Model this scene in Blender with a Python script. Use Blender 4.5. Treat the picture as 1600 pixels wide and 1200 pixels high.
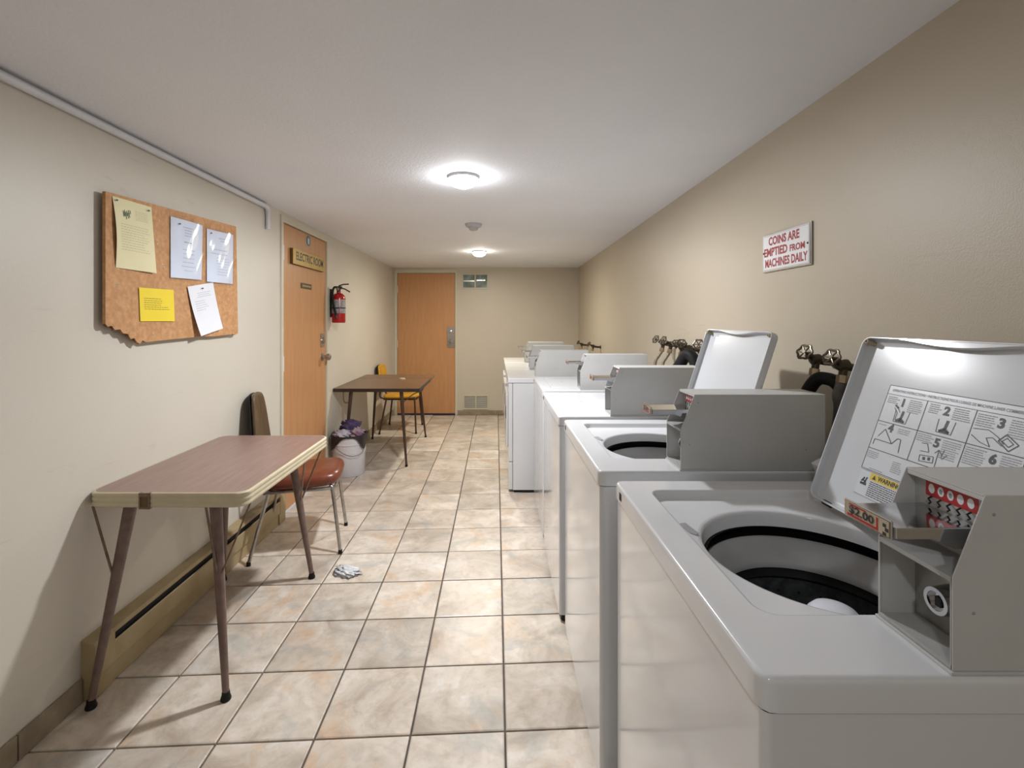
import bpy, bmesh, math, random
from mathutils import Vector, Matrix
PI = math.pi
rnd = random.Random(7)
for o in list(bpy.data.objects): bpy.data.objects.remove(o, do_unlink=True)
SC = bpy.context.scene
COL = SC.collection

# ------------------------------------------------------------------ camera, world, exposure
cd = bpy.data.cameras.new('camera'); cam = bpy.data.objects.new('camera', cd); COL.objects.link(cam)
cam.location = (0, 0, 1.36); cam.rotation_euler = (PI/2, 0, 0)
cd.sensor_width = 36; cd.lens = 733/1600*36; cd.shift_x = 25/1600; cd.shift_y = -100/1600
cd.clip_start = 0.02; cd.clip_end = 60
SC.camera = cam
w = bpy.data.worlds.new('world'); SC.world = w; w.use_nodes = True
w.node_tree.nodes['Background'].inputs[0].default_value = (0.6, 0.62, 0.65, 1)
w.node_tree.nodes['Background'].inputs[1].default_value = 0.3
SC.view_settings.view_transform = 'Standard'; SC.view_settings.look = 'None'
SC.view_settings.gamma = 1; SC.view_settings.use_curve_mapping = False
SC.view_settings.exposure = 0.0
LAMP1, LAMP2, FILL0 = 80.0, 62.0, 14.0      # emission of the diffusers of the ceiling lamps (near, far, added fill behind the camera)
DOWN1, DOWN2, FILL_DOWN0 = 34.0, 26.0, 6.0        # watts of the lamps inside them

# room numbers
XL, YF, YN, CH = -1.48, 6.72, -1.3, 2.11
def XR(y): return 1.18 - 0.0165*(YF-y)

# ------------------------------------------------------------------ materials
def mat(name, col, rough=0.5, metal=0.0, spec=0.5, noise=0.0, nscale=8.0, col2=None, bump=0.0, bscale=60.0, coat=0.0, emit=None, estr=0.0, stretch=None, obj_rand=0.0, rvar=0.0):
    m = bpy.data.materials.new(name); m.use_nodes = True
    nt = m.node_tree; N = nt.nodes; L = nt.links; b = N['Principled BSDF']
    c4 = (col[0], col[1], col[2], 1)
    b.inputs['Base Color'].default_value = c4; b.inputs['Roughness'].default_value = rough
    b.inputs['Metallic'].default_value = metal; b.inputs['Specular IOR Level'].default_value = spec
    b.inputs['Coat Weight'].default_value = coat; b.inputs['Coat Roughness'].default_value = 0.08
    tc = N.new('ShaderNodeTexCoord'); mp = N.new('ShaderNodeMapping'); L.new(tc.outputs['Object'], mp.inputs[0])
    if stretch: mp.inputs['Scale'].default_value = stretch
    if col2 is None and noise > 0:
        col2 = tuple(max(0, c*(1-noise)) for c in col)
    if col2 is not None:
        n = N.new('ShaderNodeTexNoise'); n.inputs['Scale'].default_value = nscale; n.inputs['Detail'].default_value = 6
        L.new(mp.outputs[0], n.inputs['Vector'])
        r = N.new('ShaderNodeValToRGB'); r.color_ramp.elements[0].position = 0.35; r.color_ramp.elements[1].position = 0.68
        r.color_ramp.elements[0].color = (col2[0], col2[1], col2[2], 1); r.color_ramp.elements[1].color = c4
        L.new(n.outputs[0], r.inputs[0]); L.new(r.outputs[0], b.inputs['Base Color'])
        if rvar > 0:
            mr = N.new('ShaderNodeMapRange'); mr.inputs[3].default_value = rough-rvar; mr.inputs[4].default_value = rough+rvar
            L.new(n.outputs[0], mr.inputs[0]); L.new(mr.outputs[0], b.inputs['Roughness'])
    if bump > 0:
        n2 = N.new('ShaderNodeTexNoise'); n2.inputs['Scale'].default_value = bscale; n2.inputs['Detail'].default_value = 3
        L.new(mp.outputs[0], n2.inputs['Vector'])
        bp = N.new('ShaderNodeBump'); bp.inputs['Strength'].default_value = bump; bp.inputs['Distance'].default_value = 0.004
        L.new(n2.outputs[0], bp.inputs['Height']); L.new(bp.outputs[0], b.inputs['Normal'])
    if emit:
        b.inputs['Emission Color'].default_value = (emit[0], emit[1], emit[2], 1); b.inputs['Emission Strength'].default_value = estr
    return m

def wall_mat(name, col, col2):
    m = mat(name, col, rough=0.42, col2=col2, nscale=1.3, bump=0.12, bscale=260)
    nt = m.node_tree; N = nt.nodes; L = nt.links; b = N['Principled BSDF']
    # faint scuffs
    src = b.inputs['Base Color'].links[0].from_socket
    tc = N.new('ShaderNodeTexCoord'); mp = N.new('ShaderNodeMapping'); mp.inputs['Scale'].default_value = (3, 1.2, 9); L.new(tc.outputs['Object'], mp.inputs[0])
    n = N.new('ShaderNodeTexNoise'); n.inputs['Scale'].default_value = 2.2; n.inputs['Detail'].default_value = 9; n.inputs['Distortion'].default_value = 1.5
    L.new(mp.outputs[0], n.inputs['Vector'])
    r = N.new('ShaderNodeValToRGB'); r.color_ramp.elements[0].position = 0.66; r.color_ramp.elements[1].position = 0.76
    r.color_ramp.elements[0].color = (0, 0, 0, 1); r.color_ramp.elements[1].color = (0.35, 0.35, 0.35, 1)
    L.new(n.outputs[0], r.inputs[0])
    mx = N.new('ShaderNodeMix'); mx.data_type = 'RGBA'; L.new(r.outputs[0], mx.inputs[0]); L.new(src, mx.inputs[6])
    mx.inputs[7].default_value = (col2[0]*0.75, col2[1]*0.74, col2[2]*0.72, 1)
    L.new(mx.outputs[2], b.inputs['Base Color'])
    return m

def tile_mat(name):
    m = bpy.data.materials.new(name); m.use_nodes = True
    nt = m.node_tree; N = nt.nodes; L = nt.links; b = N['Principled BSDF']
    tc = N.new('ShaderNodeTexCoord'); oi = N.new('ShaderNodeObjectInfo')
    mul = N.new('ShaderNodeVectorMath'); mul.operation = 'SCALE'; mul.inputs[0].default_value = (37, 91, 53); L.new(oi.outputs['Random'], mul.inputs['Scale'])
    add = N.new('ShaderNodeVectorMath'); L.new(tc.outputs['Object'], add.inputs[0]); L.new(mul.outputs[0], add.inputs[1])
    def noise(scale, det, dist, off):
        a = N.new('ShaderNodeVectorMath'); a.inputs[1].default_value = off; L.new(add.outputs[0], a.inputs[0])
        n = N.new('ShaderNodeTexNoise'); n.inputs['Scale'].default_value = scale; n.inputs['Detail'].default_value = det
        n.inputs['Distortion'].default_value = dist; n.inputs['Roughness'].default_value = 0.62; L.new(a.outputs[0], n.inputs['Vector']); return n
    n1 = noise(5.0, 8, 0.8, (0, 0, 0)); n2 = noise(3.2, 6, 1.0, (5, 3, 1)); n3 = noise(3.5, 7, 0.9, (11, 7, 9)); n4 = noise(28, 6, 0.3, (2, 2, 2))
    r1 = N.new('ShaderNodeValToRGB'); e = r1.color_ramp.elements
    e[0].position = 0.30; e[0].color = (0.40, 0.325, 0.26, 1); e[1].position = 0.72; e[1].color = (0.76, 0.715, 0.665, 1)
    x = e.new(0.47); x.color = (0.585, 0.51, 0.43, 1); x = e.new(0.58); x.color = (0.67, 0.595, 0.515, 1)
    L.new(n1.outputs[0], r1.inputs[0])
    def over(base, fac_n, lo, hi, amt, colr):
        r = N.new('ShaderNodeValToRGB'); r.color_ramp.elements[0].position = lo; r.color_ramp.elements[1].position = hi
        r.color_ramp.elements[0].color = (0, 0, 0, 1); r.color_ramp.elements[1].color = (amt, amt, amt, 1); L.new(fac_n.outputs[0], r.inputs[0])
        mx = N.new('ShaderNodeMix'); mx.data_type = 'RGBA'; L.new(r.outputs[0], mx.inputs[0]); L.new(base, mx.inputs[6]); mx.inputs[7].default_value = colr
        return mx.outputs[2]
    c = over(r1.outputs[0], n2, 0.56, 0.74, 0.7, (0.65, 0.41, 0.23, 1))
    c = over(c, n3, 0.53, 0.70, 0.72, (0.38, 0.395, 0.375, 1))
    c = over(c, n4, 0.48, 0.75, 0.42, (0.36, 0.29, 0.22, 1))
    # tile to tile tone
    mr = N.new('ShaderNodeMapRange'); mr.inputs[3].default_value = 0.88; mr.inputs[4].default_value = 1.14; L.new(oi.outputs['Random'], mr.inputs[0])
    vm = N.new('ShaderNodeVectorMath'); vm.operation = 'SCALE'; L.new(c, vm.inputs[0]); L.new(mr.outputs[0], vm.inputs['Scale'])
    L.new(vm.outputs[0], b.inputs['Base Color'])
    rr = N.new('ShaderNodeMapRange'); rr.inputs[3].default_value = 0.22; rr.inputs[4].default_value = 0.5; L.new(n1.outputs[0], rr.inputs[0]); L.new(rr.outputs[0], b.inputs['Roughness'])
    bp = N.new('ShaderNodeBump'); bp.inputs['Strength'].default_value = 0.25; bp.inputs['Distance'].default_value = 0.004
    L.new(n4.outputs[0], bp.inputs['Height']); L.new(bp.outputs[0], b.inputs['Normal'])
    return m

def sleeve_mat():
    m = bpy.data.materials.new('clear_plastic'); m.use_nodes = True
    nt = m.node_tree; N = nt.nodes; L = nt.links; N.remove(N['Principled BSDF'])
    tr = N.new('ShaderNodeBsdfTransparent'); tr.inputs[0].default_value = (0.95, 0.96, 0.98, 1); gl = N.new('ShaderNodeBsdfGlossy'); gl.inputs['Roughness'].default_value = 0.1
    lw = N.new('ShaderNodeFresnel'); lw.inputs[0].default_value = 1.6; mx = N.new('ShaderNodeMixShader')
    L.new(lw.outputs[0], mx.inputs[0]); L.new(tr.outputs[0], mx.inputs[1]); L.new(gl.outputs[0], mx.inputs[2])
    L.new(mx.outputs[0], N['Material Output'].inputs[0]); return m

M = {}
M['wall_l'] = wall_mat('cream_wall_paint', (0.66, 0.62, 0.54), (0.62, 0.58, 0.50))
M['wall_r'] = wall_mat('tan_wall_paint', (0.53, 0.465, 0.37), (0.495, 0.435, 0.34))
M['wall_f'] = wall_mat('lightened_wall_paint', (0.60, 0.54, 0.455), (0.57, 0.51, 0.425))  # tan wall paint lightened in colour, in place of more light here
M['ceil'] = mat('ceiling_plaster', (0.86, 0.88, 0.93), rough=0.8, noise=0.04, nscale=2, bump=0.35, bscale=85)
M['tile'] = tile_mat('stone_tile')
M['grout'] = mat('grout', (0.13, 0.105, 0.09), rough=0.9, noise=0.3, nscale=20)
M['skirt'] = mat('skirting_tile', (0.36, 0.29, 0.20), rough=0.4, col2=(0.24, 0.19, 0.13), nscale=12)
M['door'] = mat('orange_door_veneer', (0.56, 0.29, 0.13), rough=0.38, col2=(0.51, 0.255, 0.11), nscale=5, stretch=(6, 6, 0.6), bump=0.04, bscale=90)
M['frame'] = mat('door_frame_paint', (0.66, 0.62, 0.50), rough=0.35, noise=0.06)
M['steel'] = mat('brushed_steel', (0.52, 0.50, 0.46), rough=0.28, metal=1.0, noise=0.2, nscale=30)
M['chrome'] = mat('chrome', (0.62, 0.62, 0.64), rough=0.09, metal=1.0, noise=0.15, nscale=14)
M['chair_metal'] = mat('dulled_chrome_tube', (0.50, 0.48, 0.46), rough=0.3, metal=1.0, noise=0.3, nscale=25)
M['darkmetal'] = mat('dark_bronze_valve', (0.11, 0.085, 0.06), rough=0.4, metal=0.7, col2=(0.05, 0.035, 0.025), nscale=40, bump=0.2)
M['wheel'] = mat('worn_bronze_wheel', (0.26, 0.22, 0.17), rough=0.28, metal=0.9, col2=(0.09, 0.07, 0.05), nscale=50)
M['brass'] = mat('worn_brass', (0.45, 0.33, 0.2), rough=0.35, metal=0.9, noise=0.4, nscale=40)
M['enamel'] = mat('white_enamel', (0.70, 0.71, 0.73), rough=0.15, spec=0.55, noise=0.025, nscale=5)
M['enamel_side'] = mat('white_enamel_cabinet', (0.68, 0.69, 0.71), rough=0.13, spec=0.8, noise=0.03, nscale=3, coat=0.4)
M['enamel_lid'] = mat('white_enamel_lid_underside', (0.62, 0.64, 0.67), rough=0.2, spec=0.22, noise=0.04, nscale=4)
M['meter'] = mat('grey_white_meter_paint', (0.56, 0.56, 0.55), rough=0.45, noise=0.06, nscale=9, bump=0.1, bscale=300)
M['meter_in'] = mat('meter_recess_paint', (0.50, 0.50, 0.49), rough=0.5, col2=(0.36, 0.36, 0.35), nscale=12)
M['black'] = mat('black_rubber', (0.012, 0.011, 0.011), rough=0.6, spec=0.25, noise=0.3, nscale=20)
M['bag'] = mat('black_bin_liner', (0.018, 0.018, 0.022), rough=0.3, noise=0.3, nscale=20)
M['hose'] = mat('grey_water_hose', (0.14, 0.13, 0.12), rough=0.5, noise=0.3, nscale=30)
M['hose_tan'] = mat('khaki_water_hose', (0.28, 0.23, 0.15), rough=0.45, noise=0.3, nscale=30)
M['tubgrey'] = mat('grey_tub_ring', (0.42, 0.42, 0.42), rough=0.4, noise=0.15, nscale=12)
M['basket'] = mat('dark_basket_enamel', (0.035, 0.037, 0.04), rough=0.35, col2=(0.08, 0.085, 0.09), nscale=60, bump=0.2, bscale=200)
M['agit'] = mat('agitator_plastic', (0.75, 0.76, 0.82), rough=0.3, noise=0.05)
M['red'] = mat('red_print', (0.45, 0.02, 0.025), rough=0.4, noise=0.1)
M['signred'] = mat('dark_red_lettering', (0.36, 0.012, 0.03), rough=0.4, noise=0.1)
M['signwhite'] = mat('sign_white', (0.78, 0.79, 0.82), rough=0.3, noise=0.03)
M['ink'] = mat('black_ink', (0.03, 0.03, 0.035), rough=0.5, noise=0.1)
M['greyink'] = mat('faded_ink', (0.33, 0.33, 0.36), rough=0.6, noise=0.1)
M['labelw'] = mat('label_white', (0.66, 0.69, 0.73), rough=0.25, noise=0.02)
M['yellow'] = mat('warning_yellow', (0.75, 0.55, 0.05), rough=0.4, noise=0.05)
M['beige'] = mat('price_card', (0.52, 0.45, 0.33), rough=0.4, noise=0.2, nscale=60)
M['plug'] = mat('aged_rubber_bumper', (0.42, 0.34, 0.22), rough=0.6, noise=0.2)
M['cork'] = mat('chipboard', (0.60, 0.33, 0.155), rough=0.75, col2=(0.46, 0.235, 0.10), nscale=55, bump=0.35, bscale=120)
M['corkedge'] = mat('broken_chipboard_edge', (0.42, 0.22, 0.11), rough=0.9, col2=(0.16, 0.08, 0.04), nscale=60, bump=0.8, bscale=150)
M['paper_cream'] = mat('cream_paper', (0.78, 0.72, 0.45), rough=0.7, noise=0.05)
M['paper_white'] = mat('white_paper', (0.78, 0.80, 0.86), rough=0.7, noise=0.04)
M['paper_yellow'] = mat('bright_yellow_paper', (0.86, 0.66, 0.035), rough=0.65, noise=0.04)
M['paperink'] = mat('yellow_paper_ink', (0.42, 0.33, 0.04), rough=0.7, noise=0.1)
M['creamink'] = mat('cream_paper_ink', (0.52, 0.47, 0.30), rough=0.7, noise=0.1)
M['stamp'] = mat('grey_green_emblem_ink', (0.16, 0.19, 0.12), rough=0.7, noise=0.4, nscale=200)
M['sleeve'] = sleeve_mat()
M['pin'] = mat('pin_head', (0.10, 0.12, 0.10), rough=0.35, noise=0.2)
M['ttop'] = mat('mauve_brown_laminate', (0.285, 0.185, 0.155), rough=0.34, col2=(0.235, 0.145, 0.12), nscale=7, stretch=(10, 0.8, 1), bump=0.03)
M['tedge'] = mat('ivory_edge_band', (0.60, 0.52, 0.36), rough=0.35, noise=0.1, nscale=18)
M['tleg'] = mat('brown_painted_leg', (0.19, 0.125, 0.10), rough=0.35, col2=(0.14, 0.09, 0.075), nscale=30)
M['twire'] = mat('bronze_wire', (0.22, 0.15, 0.11), rough=0.35, metal=0.5, noise=0.3, nscale=40)
M['ttop2'] = mat('dark_walnut_laminate', (0.19, 0.105, 0.055), rough=0.36, col2=(0.125, 0.065, 0.035), nscale=8, stretch=(10, 0.8, 1))
M['tedge2'] = mat('dark_table_edge', (0.035, 0.022, 0.015), rough=0.4, noise=0.3)
M['tleg2'] = mat('dark_brown_leg', (0.075, 0.04, 0.022), rough=0.4, noise=0.3, nscale=30)
M['rust'] = mat('rust_vinyl', (0.20, 0.05, 0.022), rough=0.3, col2=(0.13, 0.032, 0.015), nscale=14, bump=0.15, bscale=150)
M['backvinyl'] = mat('olive_brown_vinyl', (0.13, 0.085, 0.042), rough=0.38, col2=(0.07, 0.042, 0.02), nscale=9, stretch=(6, 6, 0.8), bump=0.2, bscale=90)
M['ychair'] = mat('mustard_vinyl', (0.72, 0.40, 0.03), rough=0.4, col2=(0.55, 0.27, 0.02), nscale=9)
M['olive'] = mat('pale_olive_edge', (0.42, 0.34, 0.14), rough=0.5, noise=0.2)
M['pail'] = mat('white_pail_plastic', (0.70, 0.70, 0.74), rough=0.4, noise=0.08, nscale=6)
M['navy'] = mat('navy_purple_cloth', (0.035, 0.025, 0.085), rough=0.85, col2=(0.10, 0.065, 0.15), nscale=25, bump=0.4)
M['whitecloth'] = mat('white_cloth', (0.62, 0.60, 0.64), rough=0.9, col2=(0.36, 0.32, 0.40), nscale=20, bump=0.4)
M['plumcloth'] = mat('plum_cloth', (0.22, 0.06, 0.12), rough=0.9, col2=(0.42, 0.36, 0.42), nscale=22, bump=0.4)
M['rag'] = mat('pale_grey_rag', (0.80, 0.81, 0.84), rough=0.9, col2=(0.50, 0.51, 0.53), nscale=18, bump=0.5, bscale=120)
M['exred'] = mat('extinguisher_red', (0.42, 0.006, 0.008), rough=0.25, noise=0.15)
M['exlabel'] = mat('extinguisher_label', (0.42, 0.42, 0.44), rough=0.35, col2=(0.22, 0.21, 0.22), nscale=60)
M['gold'] = mat('brass_sign_face', (0.46, 0.30, 0.07), rough=0.38, metal=0.25, noise=0.15, nscale=12)
M['golddark'] = mat('sign_side_brown', (0.13, 0.065, 0.015), rough=0.5, noise=0.2)
M['plaque'] = mat('dark_plaque', (0.07, 0.055, 0.02), rough=0.35, noise=0.2)
M['goldink'] = mat('gold_lettering', (0.42, 0.32, 0.12), rough=0.4, noise=0.1)
M['heater'] = mat('aged_heater_enamel', (0.44, 0.35, 0.20), rough=0.42, col2=(0.36, 0.27, 0.14), nscale=7)
M['vent'] = mat('vent_grey', (0.20, 0.19, 0.16), rough=0.4, noise=0.1)
M['louvre'] = mat('louvre_grey_beige', (0.34, 0.315, 0.265), rough=0.45, noise=0.1)
M['ventframe'] = mat('vent_frame_cream', (0.60, 0.57, 0.46), rough=0.4, noise=0.06)
M['duct'] = mat('duct_metal', (0.26, 0.32, 0.31), rough=0.5, metal=0.35, col2=(0.10, 0.125, 0.105), nscale=9)
M['conduit'] = mat('white_conduit_paint', (0.70, 0.71, 0.76), rough=0.35, noise=0.05)
M['detector'] = mat('detector_plastic', (0.50, 0.50, 0.51), rough=0.5, noise=0.08)
M['fixture'] = mat('lamp_trim', (0.75, 0.75, 0.77), rough=0.4, noise=0.03)
C1, C2 = (0.96, 0.975, 1.0), (1.0, 0.93, 0.78)
M['lamp1'] = mat('lamp_lens_cool', (0.9, 0.9, 0.9), emit=(0.96, 0.975, 1.0), estr=LAMP1)
M['lamp2'] = mat('lamp_lens_warm', (0.9, 0.9, 0.9), emit=(1.0, 0.93, 0.78), estr=LAMP2)
M['fill0'] = mat('fill_lens_rear', (0.9, 0.9, 0.9), emit=(0.96, 0.975, 1.0), estr=FILL0)
M['blue'] = mat('sticker_blue', (0.03, 0.10, 0.30), rough=0.4, noise=0.1)
M['green'] = mat('sticker_green', (0.10, 0.38, 0.20), rough=0.4, noise=0.1)
M['sill'] = mat('blue_draught_strip', (0.03, 0.03, 0.09), rough=0.5, noise=0.3)
M['dark'] = mat('dark_gap', (0.008, 0.008, 0.01), rough=0.8, noise=0.3)

# ------------------------------------------------------------------ mesh builder
def V(*a): return Vector(a)
def basis(d):
    d = Vector(d).normalized(); a = V(0, 0, 1) if abs(d.z) < 0.9 else V(1, 0, 0)
    u = d.cross(a).normalized(); return u, d.cross(u).normalized()
class MB:
    def __init__(s): s.v = []; s.f = []; s.m = []; s.T = Matrix.Identity(4)
    def add(s, vs, fs, mi=0):
        n = len(s.v); s.v += [s.T @ Vector(p) for p in vs]
        for f in fs: s.f.append([n+i for i in f]); s.m.append(mi)
        return s
    def box(s, a, b, mi=0):
        x0, y0, z0 = a; x1, y1, z1 = b
        return s.add([(x0,y0,z0),(x1,y0,z0),(x1,y1,z0),(x0,y1,z0),(x0,y0,z1),(x1,y0,z1),(x1,y1,z1),(x0,y1,z1)],
                     [(0,3,2,1),(4,5,6,7),(0,1,5,4),(1,2,6,5),(2,3,7,6),(3,0,4,7)], mi)
    def cyl(s, p0, p1, r0, r1=None, n=20, mi=0, cap=True):
        if r1 is None: r1 = r0
        p0 = Vector(p0); p1 = Vector(p1); u, v = basis(p1-p0); vs = []
        for p, r in ((p0, r0), (p1, r1)):
            for i in range(n):
                a = 2*PI*i/n; vs.append(p+u*r*math.cos(a)+v*r*math.sin(a))
        fs = [(i, (i+1) % n, n+(i+1) % n, n+i) for i in range(n)]
        if cap: fs += [tuple(reversed(range(n))), tuple(range(n, 2*n))]
        return s.add(vs, fs, mi)
    def tube(s, pts, r, n=10, mi=0, smooth=0):
        P = [Vector(p) for p in pts]
        if smooth:
            Q = []
            for i in range(len(P)-1):
                p0 = P[max(i-1, 0)]; p1 = P[i]; p2 = P[i+1]; p3 = P[min(i+2, len(P)-1)]
                for k in range(smooth):
                    t = k/smooth
                    Q.append(0.5*((2*p1)+(p2-p0)*t+(2*p0-5*p1+4*p2-p3)*t*t+(3*p1-p0-3*p2+p3)*t**3))
            Q.append(P[-1]); P = Q
        rs = r if isinstance(r, (list, tuple)) else None
        vs = []; u = None
        for i, p in enumerate(P):
            d = (P[min(i+1, len(P)-1)]-P[max(i-1, 0)]).normalized()
            if u is None: u, v = basis(d)
            else:
                u = (u-d*u.dot(d)).normalized(); v = d.cross(u)
            rr = (rs[0]+(rs[1]-rs[0])*i/(len(P)-1)) if rs else r
            for k in range(n):
                a = 2*PI*k/n; vs.append(p+u*rr*math.cos(a)+v*rr*math.sin(a))
        fs = []
        for i in range(len(P)-1):
            for k in range(n): fs.append((i*n+k, i*n+(k+1) % n, (i+1)*n+(k+1) % n, (i+1)*n+k))
        fs += [tuple(reversed(range(n))), tuple(range((len(P)-1)*n, len(P)*n))]
        return s.add(vs, fs, mi)
    def lathe(s, prof, c=(0, 0, 0), axis=(0, 0, 1), n=48, mi=0, mis=None):
        c = Vector(c); ax = Vector(axis).normalized(); u, v = basis(ax); vs = []; fs = []
        for r, h in prof:
            for k in range(n):
                a = 2*PI*k/n; vs.append(c+ax*h+u*r*math.cos(a)+v*r*math.sin(a))
        for i in range(len(prof)-1):
            for k in range(n):
                s_ = (i*n+k, i*n+(k+1) % n, (i+1)*n+(k+1) % n, (i+1)*n+k); fs.append(s_)
        n0 = len(s.f); s.add(vs, fs, mi)
        if mis:
            for i in range(len(prof)-1):
                for k in range(n): s.m[n0+i*n+k] = mis[i]
        return s
    def loops(s, Ls, mis=None, mi=0, closed_start=False, closed_end=False):
        n = len(Ls[0]); vs = [p for l in Ls for p in l]; fs = []; n0 = len(s.f)
        for i in range(len(Ls)-1):
            for k in range(n): fs.append((i*n+k, i*n+(k+1) % n, (i+1)*n+(k+1) % n, (i+1)*n+k))
        if closed_start: fs.append(tuple(reversed(range(n))))
        if closed_end: fs.append(tuple(range((len(Ls)-1)*n, len(Ls)*n)))
        s.add(vs, fs, mi)
        if mis:
            for i in range(len(Ls)-1):
                for k in range(n): s.m[n0+i*n+k] = mis[i]
        return s
    def prism(s, poly, o, u, v, wv, mi=0):
        """poly of (a,b) in plane o+u*a+v*b, extruded by vector wv"""
        o = Vector(o); u = Vector(u); v = Vector(v); wv = Vector(wv); n = len(poly)
        vs = [o+u*a+v*b for a, b in poly]; vs += [p+wv for p in vs]
        fs = [tuple(reversed(range(n))), tuple(range(n, 2*n))]+[(i, (i+1) % n, n+(i+1) % n, n+i) for i in range(n)]
        return s.add(vs, fs, mi)
    def quad(s, a, b, c, d, mi=0): return s.add([a, b, c, d], [(0, 1, 2, 3)], mi)
    def build(s, name, mats, parent=None, loc=None, smooth=40, bevel=0, seg=2, subsurf=0, wn=False):
        me = bpy.data.meshes.new(name); me.from_pydata([tuple(p) for p in s.v], [], s.f); me.update()
        mats = mats if isinstance(mats, (list, tuple)) else [mats]
        for q in mats: me.materials.append(M[q] if isinstance(q, str) else q)
        me.polygons.foreach_set('material_index', s.m)
        bm = bmesh.new(); bm.from_mesh(me); bmesh.ops.recalc_face_normals(bm, faces=bm.faces); bm.to_mesh(me); bm.free()
        if smooth:
            me.polygons.foreach_set('use_smooth', [True]*len(me.polygons)); me.set_sharp_from_angle(angle=math.radians(smooth))
        o = bpy.data.objects.new(name, me); COL.objects.link(o)
        if parent: o.parent = parent
        if loc: o.location = loc
        if bevel:
            b = o.modifiers.new('bevel', 'BEVEL'); b.width = bevel; b.segments = seg; b.limit_method = 'ANGLE'; b.angle_limit = math.radians(40); b.harden_normals = True
        if wn:
            b = o.modifiers.new('wn', 'WEIGHTED_NORMAL'); b.keep_sharp = True; b.weight = 90
        if subsurf:
            b = o.modifiers.new('sub', 'SUBSURF'); b.levels = subsurf; b.render_levels = subsurf
        return o

def textgeo(body, size, bold=0.0, spacing=1.0):
    c = bpy.data.curves.new('t', 'FONT'); c.body = body; c.size = size; c.offset = bold; c.space_character = spacing
    c.align_x = 'CENTER'; c.align_y = 'CENTER'; c.resolution_u = 3
    o = bpy.data.objects.new('t', c); COL.objects.link(o)
    dg = bpy.context.evaluated_depsgraph_get(); dg.update()
    me = bpy.data.meshes.new_from_object(o.evaluated_get(dg))
    vs = [v.co.copy() for v in me.vertices]; fs = [tuple(p.vertices) for p in me.polygons]
    bpy.data.objects.remove(o, do_unlink=True); bpy.data.curves.remove(c); bpy.data.meshes.remove(me)
    return vs, fs
def put_text(mb, body, size, o, u, v, mi=0, bold=0.0, sx=1.0, fitw=None, fn=None):
    vs, fs = textgeo(body, size, bold)
    if not vs: return
    x0 = min(p.x for p in vs); x1 = max(p.x for p in vs); xc = (x0+x1)/2
    if fitw: sx = fitw/(x1-x0)
    if fn: pts = [fn((p.x-xc)*sx, p.y) for p in vs]
    else:
        o = Vector(o); u = Vector(u); v = Vector(v); pts = [o+u*((p.x-xc)*sx)+v*p.y for p in vs]
    mb.add(pts, fs, mi)

def tag(o, label=None, cat=None, group=None, kind=None):
    if label: o['label'] = label
    if cat: o['category'] = cat
    if group: o['group'] = group
    if kind: o['kind'] = kind
    return o
def empty(name, loc=(0, 0, 0), rz=0.0, parent=None):
    o = bpy.data.objects.new(name, None); COL.objects.link(o); o.location = loc; o.rotation_euler = (0, 0, rz); o.empty_display_size = 0.1
    if parent: o.parent = parent
    return o
def kids(o): return [c for c in bpy.data.objects if c.parent == o]
def copy_tree(o, parent=None):
    c = o.copy(); COL.objects.link(c); c.parent = parent
    for ch in kids(o): copy_tree(ch, c)
    return c
def struct(o): o['kind'] = 'structure'; return o

# ------------------------------------------------------------------ room shell
T = 0.12
mb = MB(); mb.box((XL-T, YN-T, -0.1), (1.3, YF+T, -0.008)); floor = struct(mb.build('floor', 'grout', smooth=0))
# floor tiles: pitch 0.309 across, 0.305 deep, rows slightly skewed as laid
PX, PY, SK = 0.310, 0.305, 0.05
def tile_mesh(x0, x1, y0, y1):
    """tile in its own coordinates, clipped to the room edge; top bevelled"""
    bvl = 0.004; zt = 0.0; zb = -0.012; vs = []
    def P(x, y, z): return (x, y+SK*x, z)
    for z, d in ((zb, 0), (zt-0.002, 0), (zt, bvl)):
        vs += [P(x0+d, y0+d, z), P(x1-d, y0+d, z), P(x1-d, y1-d, z), P(x0+d, y1-d, z)]
    fs = [(8, 9, 10, 11)]
    for k in (0, 4):
        for i in range(4): fs.append((k+i, k+(i+1) % 4, k+4+(i+1) % 4, k+4+i))
    return vs, fs
tcache = {}
g = 0.0035
for c in range(-6, 5):
    xa = 0.030+PX*c; xb = xa+PX
    for r in range(-10, 18):
        ya = 1.857+PY*(r-1); yb = ya+PY
        xm = (xa+xb)/2
        if yb+SK*xm < YN or ya+SK*xm > YF: continue
        x0 = max(xa+g, XL+0.001); x1 = min(xb-g, 1.085+0.016*min(max((ya-1)/5.7, 0), 1)*5)
        if x1-x0 < 0.02: continue
        y0 = ya+g; y1 = min(yb-g, YF-0.001-SK*xb)
        if y1-y0 < 0.02: continue
        key = (round(x0-xm, 3), round(x1-xm, 3), round(y1-y0, 3))
        if key not in tcache:
            vs, fs = tile_mesh(x0-xm, x1-xm, -(y1-y0)/2, (y1-y0)/2)
            me = bpy.data.meshes.new('tile'); me.from_pydata(vs, [], fs); me.update(); me.materials.append(M['tile']); tcache[key] = me
        o = bpy.data.objects.new('tile', tcache[key]); COL.objects.link(o); o.parent = floor
        o.location = (xm, (y0+y1)/2+SK*xm, rnd.uniform(-0.0006, 0.0004))

mb = MB(); mb.box((XL-T, YN-T, CH), (1.3, YF+T, CH+0.1)); struct(mb.build('ceiling', 'ceil', smooth=0))
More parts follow.
